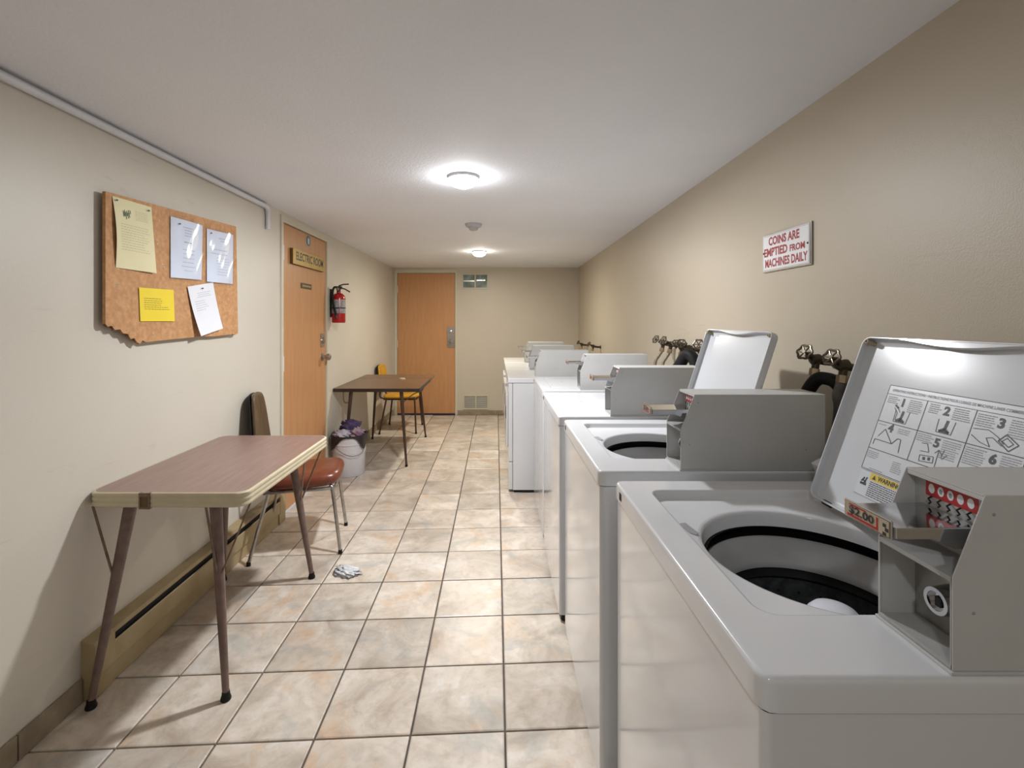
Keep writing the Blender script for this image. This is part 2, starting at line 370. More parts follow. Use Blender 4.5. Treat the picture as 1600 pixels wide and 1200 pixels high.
# left wall with the door opening
D0, D1, DH = 3.235, 4.118, 2.060
mb = MB(); mb.box((XL-T, YN-T, 0), (XL, D0, CH)); mb.box((XL-T, D0, DH), (XL, D1, CH)); mb.box((XL-T, D1, 0), (XL, YF+T, CH)); struct(mb.build('wall_left', 'wall_l', smooth=0))
E0, E1 = -1.432, -0.572
mb = MB(); mb.box((XL, YF, 0), (E0, YF+T, CH)); mb.box((E0, YF, 2.055), (E1, YF+T, CH)); mb.box((E1, YF, 0), (1.3, YF+T, CH)); struct(mb.build('wall_far', 'wall_f', smooth=0))
mb = MB(); mb.add([(XR(YN), YN, 0), (1.3, YN, 0), (1.3, YF, 0), (XR(YF), YF, 0), (XR(YN), YN, CH), (1.3, YN, CH), (1.3, YF, CH), (XR(YF), YF, CH)],
                 [(0,3,2,1),(4,5,6,7),(0,1,5,4),(1,2,6,5),(2,3,7,6),(3,0,4,7)]); struct(mb.build('wall_right', 'wall_r', smooth=0))
mb = MB(); mb.box((XL, YN-T, 0), (1.3, YN, CH)); struct(mb.build('wall_near', 'wall_l', smooth=0))
# skirtings
def skirting(name, segs, axis):
    o = None
    for i, (a, b) in enumerate(segs):
        mb = MB()
        if axis == 'y': mb.box((XL+0.0005, a, 0.0005), (XL+0.011, b, 0.083))
        else: mb.box((a, YF-0.011, 0.0005), (b, YF-0.0005, 0.066))
        if o is None: o = struct(mb.build(name, 'skirt', bevel=0.002))
        else: mb.build('skirting_tile', 'skirt', parent=o, bevel=0.002)
    return o
def cuts(a, b, p):
    r = []; x = a
    while x < b-0.01: r.append((x, min(x+p-0.004, b))); x += p
    return r
skirting('baseboard_left', cuts(YN, 1.668, 0.305)+cuts(4.165, YF-0.01, 0.305), 'y')
skirting('baseboard_far', cuts(-0.548, 1.16, 0.305), 'x')

# ------------------------------------------------------------------ door_1 (left wall) and door_2 (far wall)
def hinge(parent, p, a):
    mb = MB()
    if a == 'y': mb.box((p[0], p[1]-0.004, p[2]-0.05), (p[0]+0.004, p[1]+0.022, p[2]+0.05)); mb.cyl((p[0]+0.006, p[1], p[2]-0.052), (p[0]+0.006, p[1], p[2]+0.052), 0.006, n=12)
    else: mb.box((p[0]-0.004, p[1]-0.004, p[2]-0.05), (p[0]+0.02, p[1], p[2]+0.05)); mb.cyl((p[0], p[1]-0.006, p[2]-0.052), (p[0], p[1]-0.006, p[2]+0.052), 0.006, n=12)
    mb.build('hinge', 'frame', parent)
d1 = struct(empty('door_1', (XL, (D0+D1)/2, 0)))
def L1(mb, name, m, **k):      # children are written in world numbers
    mb.v = [p-Vector(d1.location) for p in mb.v]; return mb.build(name, m, d1, **k)
mb = MB(); mb.box((XL-0.045, D0+0.018, 0.014), (XL-0.004, D1-0.034, 2.036)); L1(mb, 'door_leaf', 'door', bevel=0.002)
mb = MB()
mb.box((XL-0.05, D0+0.001, 0), (XL+0.010, D0+0.014, 2.058)); mb.box((XL-0.05, D1-0.030, 0), (XL+0.010, D1-0.001, 2.058)); mb.box((XL-0.05, D0+0.014, 2.040), (XL+0.010, D1-0.030, 2.058))
mb.box((XL+0.0005, D0-0.016, 0), (XL+0.010, D0+0.001, 2.085)); mb.box((XL+0.0005, D1-0.001, 0), (XL+0.010, D1+0.032, 2.085)); mb.box((XL+0.0005, D0+0.001, 2.058), (XL+0.010, D1-0.001, 2.085))
L1(mb, 'door_frame', 'frame', bevel=0.0015)
mb = MB(); mb.box((XL-0.05, D0+0.014, 0.0005), (XL+0.004, D1-0.03, 0.013)); L1(mb, 'threshold', 'conduit')
for z in (1.828, 1.057, 0.27):
    mb = MB(); mb.box((XL-0.003, D0+0.012, z-0.05), (XL+0.0015, D0+0.04, z+0.05)); mb.cyl((XL+0.006, D0+0.016, z-0.052), (XL+0.006, D0+0.016, z+0.052), 0.006, n=12)
    L1(mb, 'hinge', 'conduit')
# knob
mb = MB(); ky = 4.005; kz = 1.045
mb.lathe([(0.0, 0.0), (0.033, 0.0), (0.033, 0.006), (0.016, 0.012), (0.013, 0.03), (0.024, 0.038), (0.030, 0.052), (0.027, 0.066), (0.014, 0.073), (0.0, 0.074)], (XL-0.004, ky, kz), (1, 0, 0), 28)
L1(mb, 'door_knob', 'steel')
mb = MB(); mb.box((XL-0.004, ky-0.04, 1.13), (XL+0.001, ky+0.045, 1.245)); mb.lathe([(0.0, 0.0), (0.026, 0.0), (0.024, 0.014), (0.012, 0.018), (0.0, 0.018)], (XL, ky+0.01, 1.185), (1, 0, 0), 24)
L1(mb, 'deadbolt', 'steel')
d2 = struct(empty('door_2', ((E0+E1)/2, YF, 0)))
def L2(mb, name, m, **k):
    mb.v = [p-Vector(d2.location) for p in mb.v]; return mb.build(name, m, d2, **k)
mb = MB(); mb.box((-1.412, YF+0.004, 0.022), (-0.588, YF+0.045, 2.029)); L2(mb, 'door_leaf', 'door', bevel=0.002)
mb = MB(); mb.box((E0+0.001, YF-0.010, 0), (-1.416, YF+0.05, 2.054)); mb.box((-0.584, YF-0.010, 0), (E1-0.001, YF+0.05, 2.054)); mb.box((-1.416, YF-0.010, 2.033), (-0.584, YF+0.05, 2.054))
mb.box((E0-0.020, YF-0.010, 0), (E0+0.001, YF-0.0005, 2.082)); mb.box((E1-0.001, YF-0.010, 0), (E1+0.016, YF-0.0005, 2.082)); mb.box((E0+0.001, YF-0.010, 2.054), (E1-0.001, YF-0.0005, 2.082))
L2(mb, 'door_frame', 'frame', bevel=0.0015)
mb = MB(); mb.box((-1.41, YF+0.006, 0.001), (-0.59, YF+0.04, 0.020)); L2(mb, 'draught_strip', 'sill')
for z in (1.80, 1.02, 0.25):
    mb = MB(); mb.box((-1.42, YF-0.012, z-0.05), (-1.405, YF+0.004, z+0.05)); mb.cyl((-1.414, YF-0.014, z-0.052), (-1.414, YF-0.014, z+0.052), 0.006, n=12); L2(mb, 'hinge', 'frame')
mb = MB(); mb.box((-0.700, YF-0.004, 0.965), (-0.592, YF+0.004, 1.262)); L2(mb, 'lock_plate', 'steel', bevel=0.002)
mb = MB(); mb.lathe([(0.0, 0.0), (0.026, 0.0), (0.014, 0.015), (0.013, 0.03), (0.026, 0.042), (0.030, 0.055), (0.020, 0.068), (0.0, 0.07)], (-0.640, YF-0.004, 1.055), (0, -1, 0), 24); L2(mb, 'door_knob', 'chrome')
mb = MB(); mb.lathe([(0.0, 0.0), (0.024, 0.0), (0.022, 0.014), (0.010, 0.018), (0.0, 0.018)], (-0.650, YF-0.004, 1.19), (0, -1, 0), 24); L2(mb, 'deadbolt', 'chrome')

# ------------------------------------------------------------------ wall fittings
# conduit
o = None
t = tag(empty('cable_conduit', (XL+0.015, 1.5, 2.085)), 'white painted conduit along the top of the left wall, elbow beside the door', 'conduit')
def rel(mb, t): mb.v = [p-Vector(t.location) for p in mb.v]; return mb
mb = MB(); xc = XL+0.0155
mb.tube([(xc, YN+0.01, 2.084), (xc, 2.955, 2.084)], 0.0145, n=14); rel(mb, t).build('pipe', 'conduit', t)
mb = MB(); mb.tube([(xc, 2.95, 2.084), (xc, 2.985, 2.083), (xc, 3.005, 2.072), (xc, 3.012, 2.05), (xc, 3.012, 2.03)], 0.0155, n=14, smooth=4); rel(mb, t).build('elbow', 'conduit', t)
mb = MB(); mb.tube([(xc, 3.012, 2.035), (xc, 3.012, 1.944)], 0.0135, n=14); rel(mb, t).build('drop_pipe', 'conduit', t)

# far wall vents
def vent(z0, z1, x0, x1, glassy, label):
    t = tag(empty('wall_vent', ((x0+x1)/2, YF, z0)), label, 'vent')
    xm = (x0+x1)/2; f = 0.018
    mb = MB(); mb.box((x0, YF-0.012, z0), (x1, YF-0.0005, z0+f)); mb.box((x0, YF-0.012, z1-f), (x1, YF-0.0005, z1)); mb.box((x0, YF-0.012, z0+f), (x0+f, YF-0.0005, z1-f)); mb.box((x1-f, YF-0.012, z0+f), (x1, YF-0.0005, z1-f)); mb.box((xm-0.009, YF-0.012, z0+f), (xm+0.009, YF-0.0005, z1-f))
    rel(mb, t).build('frame', 'ventframe', t, bevel=0.002)
    mb = MB(); mb.box((x0+f, YF-0.003, z0+f), (x1-f, YF-0.0007, z1-f)); rel(mb, t).build('backing', 'duct' if glassy else 'vent', t)
    if not glassy:
        n = 13
        for a, b in ((x0+f+0.002, xm-0.011), (xm+0.011, x1-f-0.002)):
            for i in range(n):
                z = z0+f+(i+0.5)*(z1-z0-2*f)/n; mb = MB()
                mb.add([(a, YF-0.009, z-0.004), (b, YF-0.009, z-0.004), (b, YF-0.004, z+0.004), (a, YF-0.004, z+0.004), (a, YF-0.008, z-0.005), (b, YF-0.008, z-0.005), (b, YF-0.003, z+0.003), (a, YF-0.003, z+0.003)], [(0,1,2,3),(7,6,5,4),(0,4,5,1),(3,2,6,7),(0,3,7,4),(1,5,6,2)])
                rel(mb, t).build('louvre', 'louvre', t, smooth=0)
    else:
        for a, b, zz in ((x0+f+0.004, xm-0.012, (z0+z1)/2-0.004), (xm+0.02, x1-f-0.03, (z0+z1)/2+0.006)):
            mb = MB(); mb.box((a, YF-0.0065, zz), (b, YF-0.0035, zz+0.014)); rel(mb, t).build('damper_bar', 'steel', t)
        mb = MB(); mb.tube([(xm+0.11, YF-0.006, (z0+z1)/2+0.035), (xm+0.115, YF-0.006, (z0+z1)/2-0.05)], 0.004, n=8); rel(mb, t).build('damper_link', 'steel', t)
vent(1.805, 2.025, -0.487, -0.108, True, 'twin-pane wall vent high on the far wall beside the door')
vent(0.080, 0.288, -0.470, -0.108, False, 'low louvred wall vent on the far wall just above the skirting')

# baseboard heater
t = tag(empty('baseboard_heater', (XL, 1.66, 0)), 'long low tan baseboard heater along the left wall under the near table', 'heater')
ya, yb = 1.672, 3.20
def hp(poly, a, b, name, m, **k):
    mb = MB(); mb.prism([(x, z) for x, z in poly], (XL+0.0005, a, 0), (1, 0, 0), (0, 0, 1), (0, b-a, 0)); return rel(mb, t).build(name, m, t, **k)
HC = [(0, 0.002), (0.060, 0.002), (0.060, 0.072), (0.068, 0.076), (0.068, 0.188), (0.058, 0.204), (0, 0.216)]
HC = [(a_*0.74, b_) for a_, b_ in HC]
hp(HC, ya, ya+0.09, 'end_cap', 'heater', bevel=0.002)
hp(HC, yb-0.09, yb, 'end_cap', 'heater', bevel=0.002)
hp([(0.042, 0.078), (0.048, 0.078), (0.049, 0.154), (0.045, 0.158), (0.042, 0.154)], ya+0.09, yb-0.09, 'front_panel', 'heater')
hp([(0, 0.206), (0.040, 0.192), (0.048, 0.187), (0.049, 0.191), (0.043, 0.203), (0, 0.216)], ya+0.09, yb-0.09, 'top_cover', 'heater')
hp([(0.002, 0.070), (0.036, 0.070), (0.036, 0.190), (0.002, 0.200)], ya+0.09, yb-0.09, 'slot_shade_fill', 'dark')  # near-black block, paints the shade inside the slot
hp([(0.0, 0.002), (0.038, 0.002), (0.038, 0.069), (0.0, 0.069)], ya+0.09, yb-0.09, 'kick_panel', 'heater')

# ceiling lamps and smoke detector
def ceiling_lamp(x, y, r, m, pw, col, label):
    t = tag(empty('ceiling_lamp', (x, y, CH)), label, 'ceiling lamp')
    mb = MB(); mb.lathe([(r+0.009, 0.0), (r+0.009, -0.010), (r+0.006, -0.014), (r+0.002, -0.014), (r, -0.008)], n=48); mb.build('trim_ring', 'fixture', t)
    mb = MB(); mb.lathe([(r, -0.010), (r*0.98, -0.022), (r*0.9, -0.036), (r*0.75, -0.047), (r*0.5, -0.055), (r*0.25, -0.059), (0.0005, -0.060)], n=40); mb.build('lens', m, t)
    ld = bpy.data.lights.new('lamp_light', 'AREA'); ld.shape = 'DISK'; ld.size = 0.11; ld.energy = pw; ld.color = col
    lo = bpy.data.objects.new('lamp_light', ld); COL.objects.link(lo); lo.parent = t; lo.location = (0, 0, -0.062)
ceiling_lamp(-0.171, 2.454, 0.072, 'lamp1', DOWN1, C1, 'nearer round ceiling lamp, the larger bright disc overhead')
ceiling_lamp(-0.182, 5.117, 0.072, 'lamp2', DOWN2, C2, 'farther round ceiling lamp near the back wall, past the smoke detector')
ceiling_lamp(-0.15, -0.55, 0.072, 'fill0', FILL_DOWN0, C1, 'added unseen fill lamp on the ceiling behind the viewpoint')  # fill lamp added out of view to brighten the near ceiling
t = tag(empty('smoke_detector', (-0.175, 3.665, CH)), 'small round grey smoke detector on the ceiling between the two lamps', 'smoke detector')
mb = MB(); mb.lathe([(0.0005, 0), (0.066, 0.0), (0.066, -0.012), (0.060, -0.022), (0.046, -0.028), (0.0005, -0.028)], n=32); mb.build('base', 'detector', t)
mb = MB(); mb.lathe([(0.036, -0.027), (0.034, -0.044), (0.024, -0.052), (0.0005, -0.053)], n=24); mb.build('sensor_cap', 'detector', t)

# signs
def sign_right(label):
    y0, y1, z0, z1 = 1.621, 1.924, 1.552, 1.703
    ang = math.atan(0.0165)
    t = tag(empty('coin_sign', (XR(1.77)-0.001, 1.772, 1.552), -ang), label, 'sign')
    mb = MB(); mb.box((-0.006, -0.151, 0), (0, 0.151, 0.151)); mb.build('backing_board', 'steel', t, bevel=0.001)
    mb = MB(); mb.box((-0.0085, -0.146, 0.005), (-0.006, 0.146, 0.146)); mb.build('face', 'signwhite', t, bevel=0.0006)
    mb = MB(); U = (0, -1, 0); W = (0, 0, 1)
    put_text(mb, 'COINS ARE', 0.044, (-0.0089, 0.006, 0.118), U, W, bold=0.0015, fitw=0.195)
    put_text(mb, 'EMPTIED', 0.044, (-0.0089, 0.058, 0.0755), U, W, bold=0.0015, fitw=0.155)
    put_text(mb, 'FROM', 0.033, (-0.0089, -0.078, 0.073), U, W, bold=0.0011, fitw=0.088)
    put_text(mb, 'MACHINES DAILY', 0.044, (-0.0089, -0.004, 0.032), U, W, bold=0.0014, fitw=0.265)
    mb.build('lettering', 'signred', t, smooth=0)
    mb = MB()
    for a, b in (((-0.146, 0.008), (0.146, 0.0092)), ((-0.146, 0.142), (0.146, 0.1432)),): mb.box((-0.0088, a[0]+0.004, a[1]), (-0.0084, b[0]-0.004, b[1]))
    mb.box((-0.0088, -0.142, 0.008), (-0.0084, -0.1408, 0.1432)); mb.box((-0.0088, 0.1408, 0.008), (-0.0084, 0.142, 0.1432)); mb.build('border_line', 'greyink', t, smooth=0)
    for y in (-0.137, 0.139):
        mb = MB(); mb.lathe([(0.004, 0), (0.0035, 0.002), (0.0005, 0.003)], (-0.0085, y, 0.077), (-1, 0, 0), 12); mb.build('screw', 'ink', t)
sign_right('white sign with red lettering about coins on the right wall')
def sign_door():
    y0, y1, z0, z1 = 3.385, 3.985, 1.768, 1.882
    t = tag(empty('door_sign', (XL-0.0035, 3.69, z0)), 'gold sign reading ELECTRIC ROOM on the left orange door', 'sign')
    mb = MB(); mb.box((0, -0.315, 0), (0.022, 0.305, 0.112)); mb.build('holder', 'golddark', t, bevel=0.001)
    mb = MB(); mb.box((0.022, -0.315, 0.0), (0.0245, 0.305, 0.112)); mb.build('face', 'gold', t, bevel=0.0005)
    mb = MB(); put_text(mb, 'ELECTRIC ROOM', 0.085, (0.0249, 0.002, 0.060), (0, 1, 0), (0, 0, 1), bold=0.0018, fitw=0.53); mb.build('lettering', 'ink', t, smooth=0)
    t = tag(empty('door_plaque', (XL-0.0035, 3.665, 1.602)), 'small dark plaque with gold print below the ELECTRIC ROOM sign', 'plaque')
    mb = MB(); mb.box((0, -0.10, 0), (0.004, 0.10, 0.042)); mb.build('plate', 'plaque', t, bevel=0.0006)
    mb = MB(); x = -0.075
    while x < 0.075:
        wd = rnd.uniform(0.01, 0.022); mb.box((0.004, x, 0.015), (0.0044, x+wd, 0.028)); x += wd+0.006
    mb.build('printing', 'goldink', t, smooth=0)
    t = tag(empty('round_sticker', (XL-0.0035, 3.71, 1.985)), 'small round blue and green sticker above the ELECTRIC ROOM sign', 'sticker')
    mb = MB(); mb.cyl((0, 0, 0), (0.0012, 0, 0), 0.040, n=32); mb.build('disc', 'blue', t)
    mb = MB(); mb.cyl((0.0012, 0, 0.006), (0.0018, 0, 0.006), 0.026, n=24, mi=0); mb.box((0.0012, -0.012, -0.026), (0.0022, -0.002, 0.018), 1); mb.box((0.0012, 0.003, -0.026), (0.0022, 0.012, 0.018), 1); mb.build('printed_mark', ['green', 'signwhite'], t, smooth=0)
sign_door()

# fire extinguisher
t = tag(empty('fire_extinguisher', (XL+0.078, 4.18, 1.335)), 'red fire extinguisher with black hose hung on the left wall beside the door', 'extinguisher')
mb = MB(); mb.lathe([(0.0005, 0), (0.052, 0.0), (0.058, 0.006), (0.058, 0.215), (0.052, 0.24), (0.036, 0.258), (0.018, 0.265), (0.018, 0.275), (0.0005, 0.275)], n=36); mb.build('cylinder', 'exred', t)
mb = MB(); pr = []; n = 26
for i in range(n):
    a = math.radians(-170+ i*210/(n-1)); pr.append((math.cos(a)*0.0586, math.sin(a)*0.0586))
for i in range(n-1):
    a, b = pr[i], pr[i+1]
    if i == 12: continue
    mb.quad((a[0], a[1], 0.085), (b[0], b[1], 0.085), (b[0], b[1], 0.205), (a[0], a[1], 0.205))
mb.build('label', 'exlabel', t)
mb = MB(); mb.cyl((0, 0, 0.27), (0, 0, 0.315), 0.016, 0.02, n=16); mb.box((-0.02, -0.012, 0.30), (0.03, 0.012, 0.325)); mb.build('valve_head', 'ink', t, bevel=0.002)
mb = MB(); mb.tube([(0.02, 0.0, 0.312), (0.055, 0.01, 0.30), (0.095, 0.02, 0.275)], 0.006, n=8); mb.tube([(0.0, 0.0, 0.328), (0.04, 0.01, 0.343), (0.085, 0.015, 0.345)], 0.006, n=8); mb.build('handle', 'darkmetal', t)
mb = MB(); mb.lathe([(0.0005, 0.0), (0.014, 0.0), (0.014, 0.01), (0.0005, 0.012)], (0.0, -0.02, 0.30), (0, -1, 0), 16); mb.build('gauge', 'steel', t)
mb = MB(); mb.tube([(-0.01, -0.01, 0.315), (-0.025, -0.045, 0.31), (-0.03, -0.070, 0.26), (-0.022, -0.074, 0.16), (-0.005, -0.070, 0.09), (0.002, -0.069, 0.065)], 0.010, n=10, smooth=5); mb.build('hose', 'black', t)
mb = MB(); mb.lathe([(0.0005, 0), (0.009, 0), (0.012, -0.03), (0.010, -0.032)], (0.002, -0.069, 0.07), (0, 0, 1), 14); mb.build('nozzle', 'ink', t)
mb = MB(); mb.box((-0.077, -0.016, 0.05), (-0.058, 0.016, 0.30)); mb.lathe([(0.060, 0.125), (0.060, 0.137)], n=32); mb.build('bracket', 'ink', t)

# ------------------------------------------------------------------ notice board and papers
XB = XL+0.030
brd = [(1.742, 1.838), (2.618, 1.881), (2.637, 1.284), (2.60, 1.276), (2.585, 1.282), (2.42, 1.276), (2.30, 1.279), (2.05, 1.272), (1.945, 1.268), (1.925, 1.276), (1.912, 1.262), (1.892, 1.272), (1.88, 1.288), (1.862, 1.284), (1.848, 1.305), (1.825, 1.308), (1.81, 1.324), (1.785, 1.322), (1.77, 1.338), (1.752, 1.335), (1.742, 1.345)]
t = tag(empty('notice_board', (XL+0.002, 2.19, 1.27)), 'chipboard notice board with a broken lower left corner on the left wall', 'notice board')
mb = MB(); n = len(brd); mb.prism(brd, (XB, 0, 0), (0, 1, 0), (0, 0, 1), (-0.012, 0, 0)); 
mb.m = [0]*len(mb.m)
for i in range(3, n-1): mb.m[2+i] = 1
rel(mb, t).build('board', ['cork', 'corkedge'], t, smooth=0)
for y in (1.98, 2.52):
    mb = MB(); mb.box((XL+0.0006, y, 1.33), (XB-0.0122, y+0.03, 1.78)); rel(mb, t).build('batten', 'corkedge', t, smooth=0)
mb = MB()
for i in range(26):   # splinters along the break
    y = rnd.uniform(1.745, 1.94); z = 1.345-(y-1.742)*0.40+rnd.uniform(-0.004, 0.012); s = rnd.uniform(0.004, 0.010)
    mb.add([(XB-0.004, y-s, z-s*0.5), (XB-0.004, y+s, z), (XB+0.003, y, z+s*0.3), (XB-0.012, y, z-s*0.9)], [(0, 1, 2), (0, 3, 1), (1, 3, 2), (0, 2, 3)])
rel(mb, t).build('splintered_edge', 'corkedge', t, smooth=0)['kind'] = 'stuff'
mb = MB()
for (y, z) in ((2.005, 1.70), (2.01, 1.685), (2.04, 1.60), (2.05, 1.59), (1.985, 1.30), (2.50, 1.47), (2.53, 1.42), (2.02, 1.79), (2.0, 1.74), (1.80, 1.50)):
    mb.lathe([(0.0045, 0), (0.003, 0.0012), (0.0004, 0.0014)], (XB, y, z), (1, 0, 0), 8)
rel(mb, t).build('staple', 'steel', t)['kind'] = 'stuff'

def sheet(name, label, cor, m, ink, bulge, lines, sleeve=False, pins=(), emblem=False, off=0.0015, margins=(0.12, 0.88)):
    """cor: TL TR BR BL as (y,z); bulge(s,t) -> distance off the board"""
    cy = sum(c[0] for c in cor)/4; cz = min(c[1] for c in cor)
    t = tag(empty(name, (XB, cy, cz)), label, 'paper', 'papers on the notice board')
    def P(s, q, lift=0.0):
        a = [cor[0][i]*(1-s)+cor[1][i]*s for i in (0, 1)]; b = [cor[3][i]*(1-s)+cor[2][i]*s for i in (0, 1)]
        y = a[0]*(1-q)+b[0]*q; z = a[1]*(1-q)+b[1]*q
        return (off+bulge(s, q)+lift, y-cy, z-cz)
    N = 14
    def grid(mb, lift, mi=0, e=0.0):
        vs = [P(-e+(1+2*e)*i/N, -e+(1+2*e)*j/N, lift) for j in range(N+1) for i in range(N+1)]
        fs = [(j*(N+1)+i, j*(N+1)+i+1, (j+1)*(N+1)+i+1, (j+1)*(N+1)+i) for j in range(N) for i in range(N)]
        mb.add(vs, fs, mi)
    mb = MB(); grid(mb, 0.0); mb.build('page', m, t)
    mb = MB()
    for (q, s0, s1, h) in lines:
        s = s0
        while s < s1:
            wd = min(rnd.uniform(0.03, 0.09), s1-s)
            mb.quad(P(s, q, 0.0005), P(s+wd, q, 0.0005), P(s+wd, q+h, 0.0005), P(s, q+h, 0.0005)); s += wd+0.016
    mb.build('printing', ink, t, smooth=0)['kind'] = 'stuff'
    if emblem:
        mb = MB()
        for k in range(9):
            s0 = 0.20+0.022*k+rnd.uniform(-0.01, 0.01); q0 = 0.17+rnd.uniform(-0.03, 0.03); h = rnd.uniform(0.05, 0.1)
            mb.quad(P(s0, q0, 0.0006), P(s0+0.022, q0, 0.0006), P(s0+0.026, q0+h, 0.0006), P(s0+0.004, q0+h, 0.0006))
        mb.build('emblem', 'stamp', t, smooth=0)
    if sleeve:
        mb = MB(); vs = []
        def Q(s, q): 
            p = P(s, q, 0.004+0.004*math.sin(5.2*s+1.3)*math.sin(4.1*q+0.6)+0.002*math.sin(11*s+7*q)); return p
        n = 18
        for j in range(n+1):
            for i in range(n+1): vs.append(Q(-0.035+1.07*i/n, -0.03+1.06*j/n))
        mb.add(vs, [(j*(n+1)+i, j*(n+1)+i+1, (j+1)*(n+1)+i+1, (j+1)*(n+1)+i) for j in range(n) for i in range(n)]); mb.build('plastic_sleeve', 'sleeve', t)
    for s, q in pins:
        p = P(s, q); mb = MB(); mb.lathe([(0.0010, -0.003), (0.0014, 0.004), (0.0038, 0.005), (0.0034, 0.008), (0.0004, 0.009)], p, (1, 0, 0), 12); mb.build('pin', 'pin', t)
def L(a, b, n, s0, s1, h, cen=False, var=0.2):
    out = []
    for i in range(n):
        q = a+(b-a)*i/max(n-1, 1); e = rnd.uniform(0, var)
        out.append((q, s0+(e/2 if cen else 0), s1-(e/2 if cen else e), h))
    return out
sheet('notice_paper', 'cream letter page with a small emblem at the left of the board', [(1.771, 1.829), (1.972, 1.834), (1.986, 1.558), (1.787, 1.560)], 'paper_cream', 'creamink',
      lambda s, q: 0.010*math.sin(PI*q)*(0.3+0.7*(1-s))+0.012*q*q*(s), [(0.13+0.025*i, 0.52, 0.86, 0.006) for i in range(6)]+L(0.36, 0.72, 11, 0.12, 0.88, 0.007), pins=((0.06, 0.05), (0.88, 0.07)), emblem=True)
sheet('notice_paper', 'white page in a crumpled glossy sleeve, left one of the sleeved pair', [(2.084, 1.821), (2.312, 1.826), (2.304, 1.556), (2.084, 1.549)], 'paper_white', 'greyink',
      lambda s, q: 0.003+0.004*math.sin(PI*s), L(0.12, 0.26, 4, 0.32, 0.68, 0.010, True)+[(0.37, 0.38, 0.62, 0.014)]+L(0.50, 0.86, 6, 0.3, 0.75, 0.007, True), sleeve=True, pins=((0.22, 0.09),))
sheet('notice_paper', 'white page in a clear sleeve at the right end of the board', [(2.345, 1.817), (2.580, 1.828), (2.576, 1.557), (2.345, 1.552)], 'paper_white', 'greyink',
      lambda s, q: 0.003+0.004*math.sin(PI*s)*q, L(0.13, 0.18, 2, 0.4, 0.85, 0.010, True)+L(0.36, 0.44, 2, 0.15, 0.8, 0.009)+L(0.52, 0.84, 7, 0.3, 0.85, 0.006, True), sleeve=True, pins=((0.12, 0.07),))
sheet('notice_paper', 'bright yellow note low on the notice board', [(1.901, 1.492), (2.105, 1.495), (2.109, 1.354), (1.908, 1.355)], 'paper_yellow', 'paperink',
      lambda s, q: 0.002+0.002*s*q, L(0.30, 0.62, 6, 0.12, 0.88, 0.022, False, 0.3), pins=())
sheet('notice_paper', 'tilted plain white page curling off the lower right of the board', [(2.196, 1.516), (2.394, 1.552), (2.455, 1.316), (2.262, 1.282)], 'paper_white', 'greyink',
      lambda s, q: 0.003+0.022*q*q*(1-0.3*s), L(0.16, 0.24, 3, 0.25, 0.85, 0.007, True)+L(0.32, 0.5, 5, 0.15, 0.7, 0.007), pins=((0.5, 0.08),), off=0.0035)

# ------------------------------------------------------------------ tables
def rrect_pts(x0, x1, y0, y1, r, n=8):
    out = []
    for cx, cy, a0 in ((x1-r, y0+r, -90), (x1-r, y1-r, 0), (x0+r, y1-r, 90), (x0+r, y0+r, 180)):
        for i in range(n+1):
            a = math.radians(a0+90*i/n); out.append((cx+r*math.cos(a), cy+r*math.sin(a)))
    return out
def tapered_leg(parent, foot, top, r0, r1, m, name='leg'):
    mb = MB(); mb.tube([foot, top], [r1, r0], n=16); o = mb.build(name, m, parent); return o
t = tag(empty('folding_table', (-1.19, 2.10, 0)), 'near folding table with mauve-brown top, ivory edge and tapered brown legs', 'table')
tx0, tx1, ty0, ty1 = XL+0.004, -0.900, 1.685, 2.530
pts = [(a-t.location.x, b-t.location.y) for a, b in rrect_pts(tx0, tx1, ty0, ty1, 0.045)]
mb = MB(); z0, z1 = 0.685, 0.738
def off(p, d):
    c = V(sum(a for a, b in pts)/len(pts), sum(b for a, b in pts)/len(pts)); q = V(*p)-c
    hx = (tx1-tx0)/2; hy = (ty1-ty0)/2; return (c.x+q.x*(1-d/hx), c.y+q.y*(1-d/hy))
Ls = []
for d, z in ((0.02, z0+0.002), (0.004, z0), (0.0, z0+0.004), (0.0, z0+0.012), (0.002, z0+0.015), (0.002, z0+0.019), (0.0, z0+0.022), (0.0, z0+0.030), (0.002, z0+0.033), (0.002, z0+0.037), (0.0, z0+0.040), (0.0, z1-0.004), (0.004, z1), (0.008, z1+0.0002)):
    Ls.append([(*off(p, d), z) for p in pts])
mb.loops(Ls); mb.build('edge_band', 'tedge', t, smooth=50)
mb = MB(); mb.loops([[(*off(p, 0.0075), z0+0.006) for p in pts], [(*off(p, 0.0075), z1) for p in pts]], closed_start=True, closed_end=True); mb.build('tabletop', 'ttop', t, smooth=30)
mb = MB(); cx = -1.262-t.location.x; yy = ty0-t.location.y
mb.box((cx-0.020, yy-0.003, z0-0.004), (cx-0.014, yy+0.01, z1+0.001)); mb.box((cx+0.014, yy-0.003, z0-0.004), (cx+0.020, yy+0.01, z1+0.001)); mb.box((cx-0.014, yy-0.003, z1-0.012), (cx+0.014, yy+0.004, z1+0.001)); mb.box((cx-0.014, yy-0.002, z0-0.004), (cx+0.014, yy+0.004, z0+0.004), 0); mb.box((cx-0.014, yy-0.001, z0+0.004), (cx+0.014, yy+0.003, z1-0.012), 1)
mb.build('latch', ['twire', 'golddark'], t, smooth=0)
lx, ly = t.location.x, t.location.y
legs1 = {(0, 0): ((-1.420, 1.645), (-1.358, 1.75)), (1, 0): ((-0.968, 1.681), (-1.046, 1.75)), (0, 1): ((-1.424, 2.450), (-1.378, 2.395)), (1, 1): ((-0.972, 2.474), (-1.048, 2.395))}
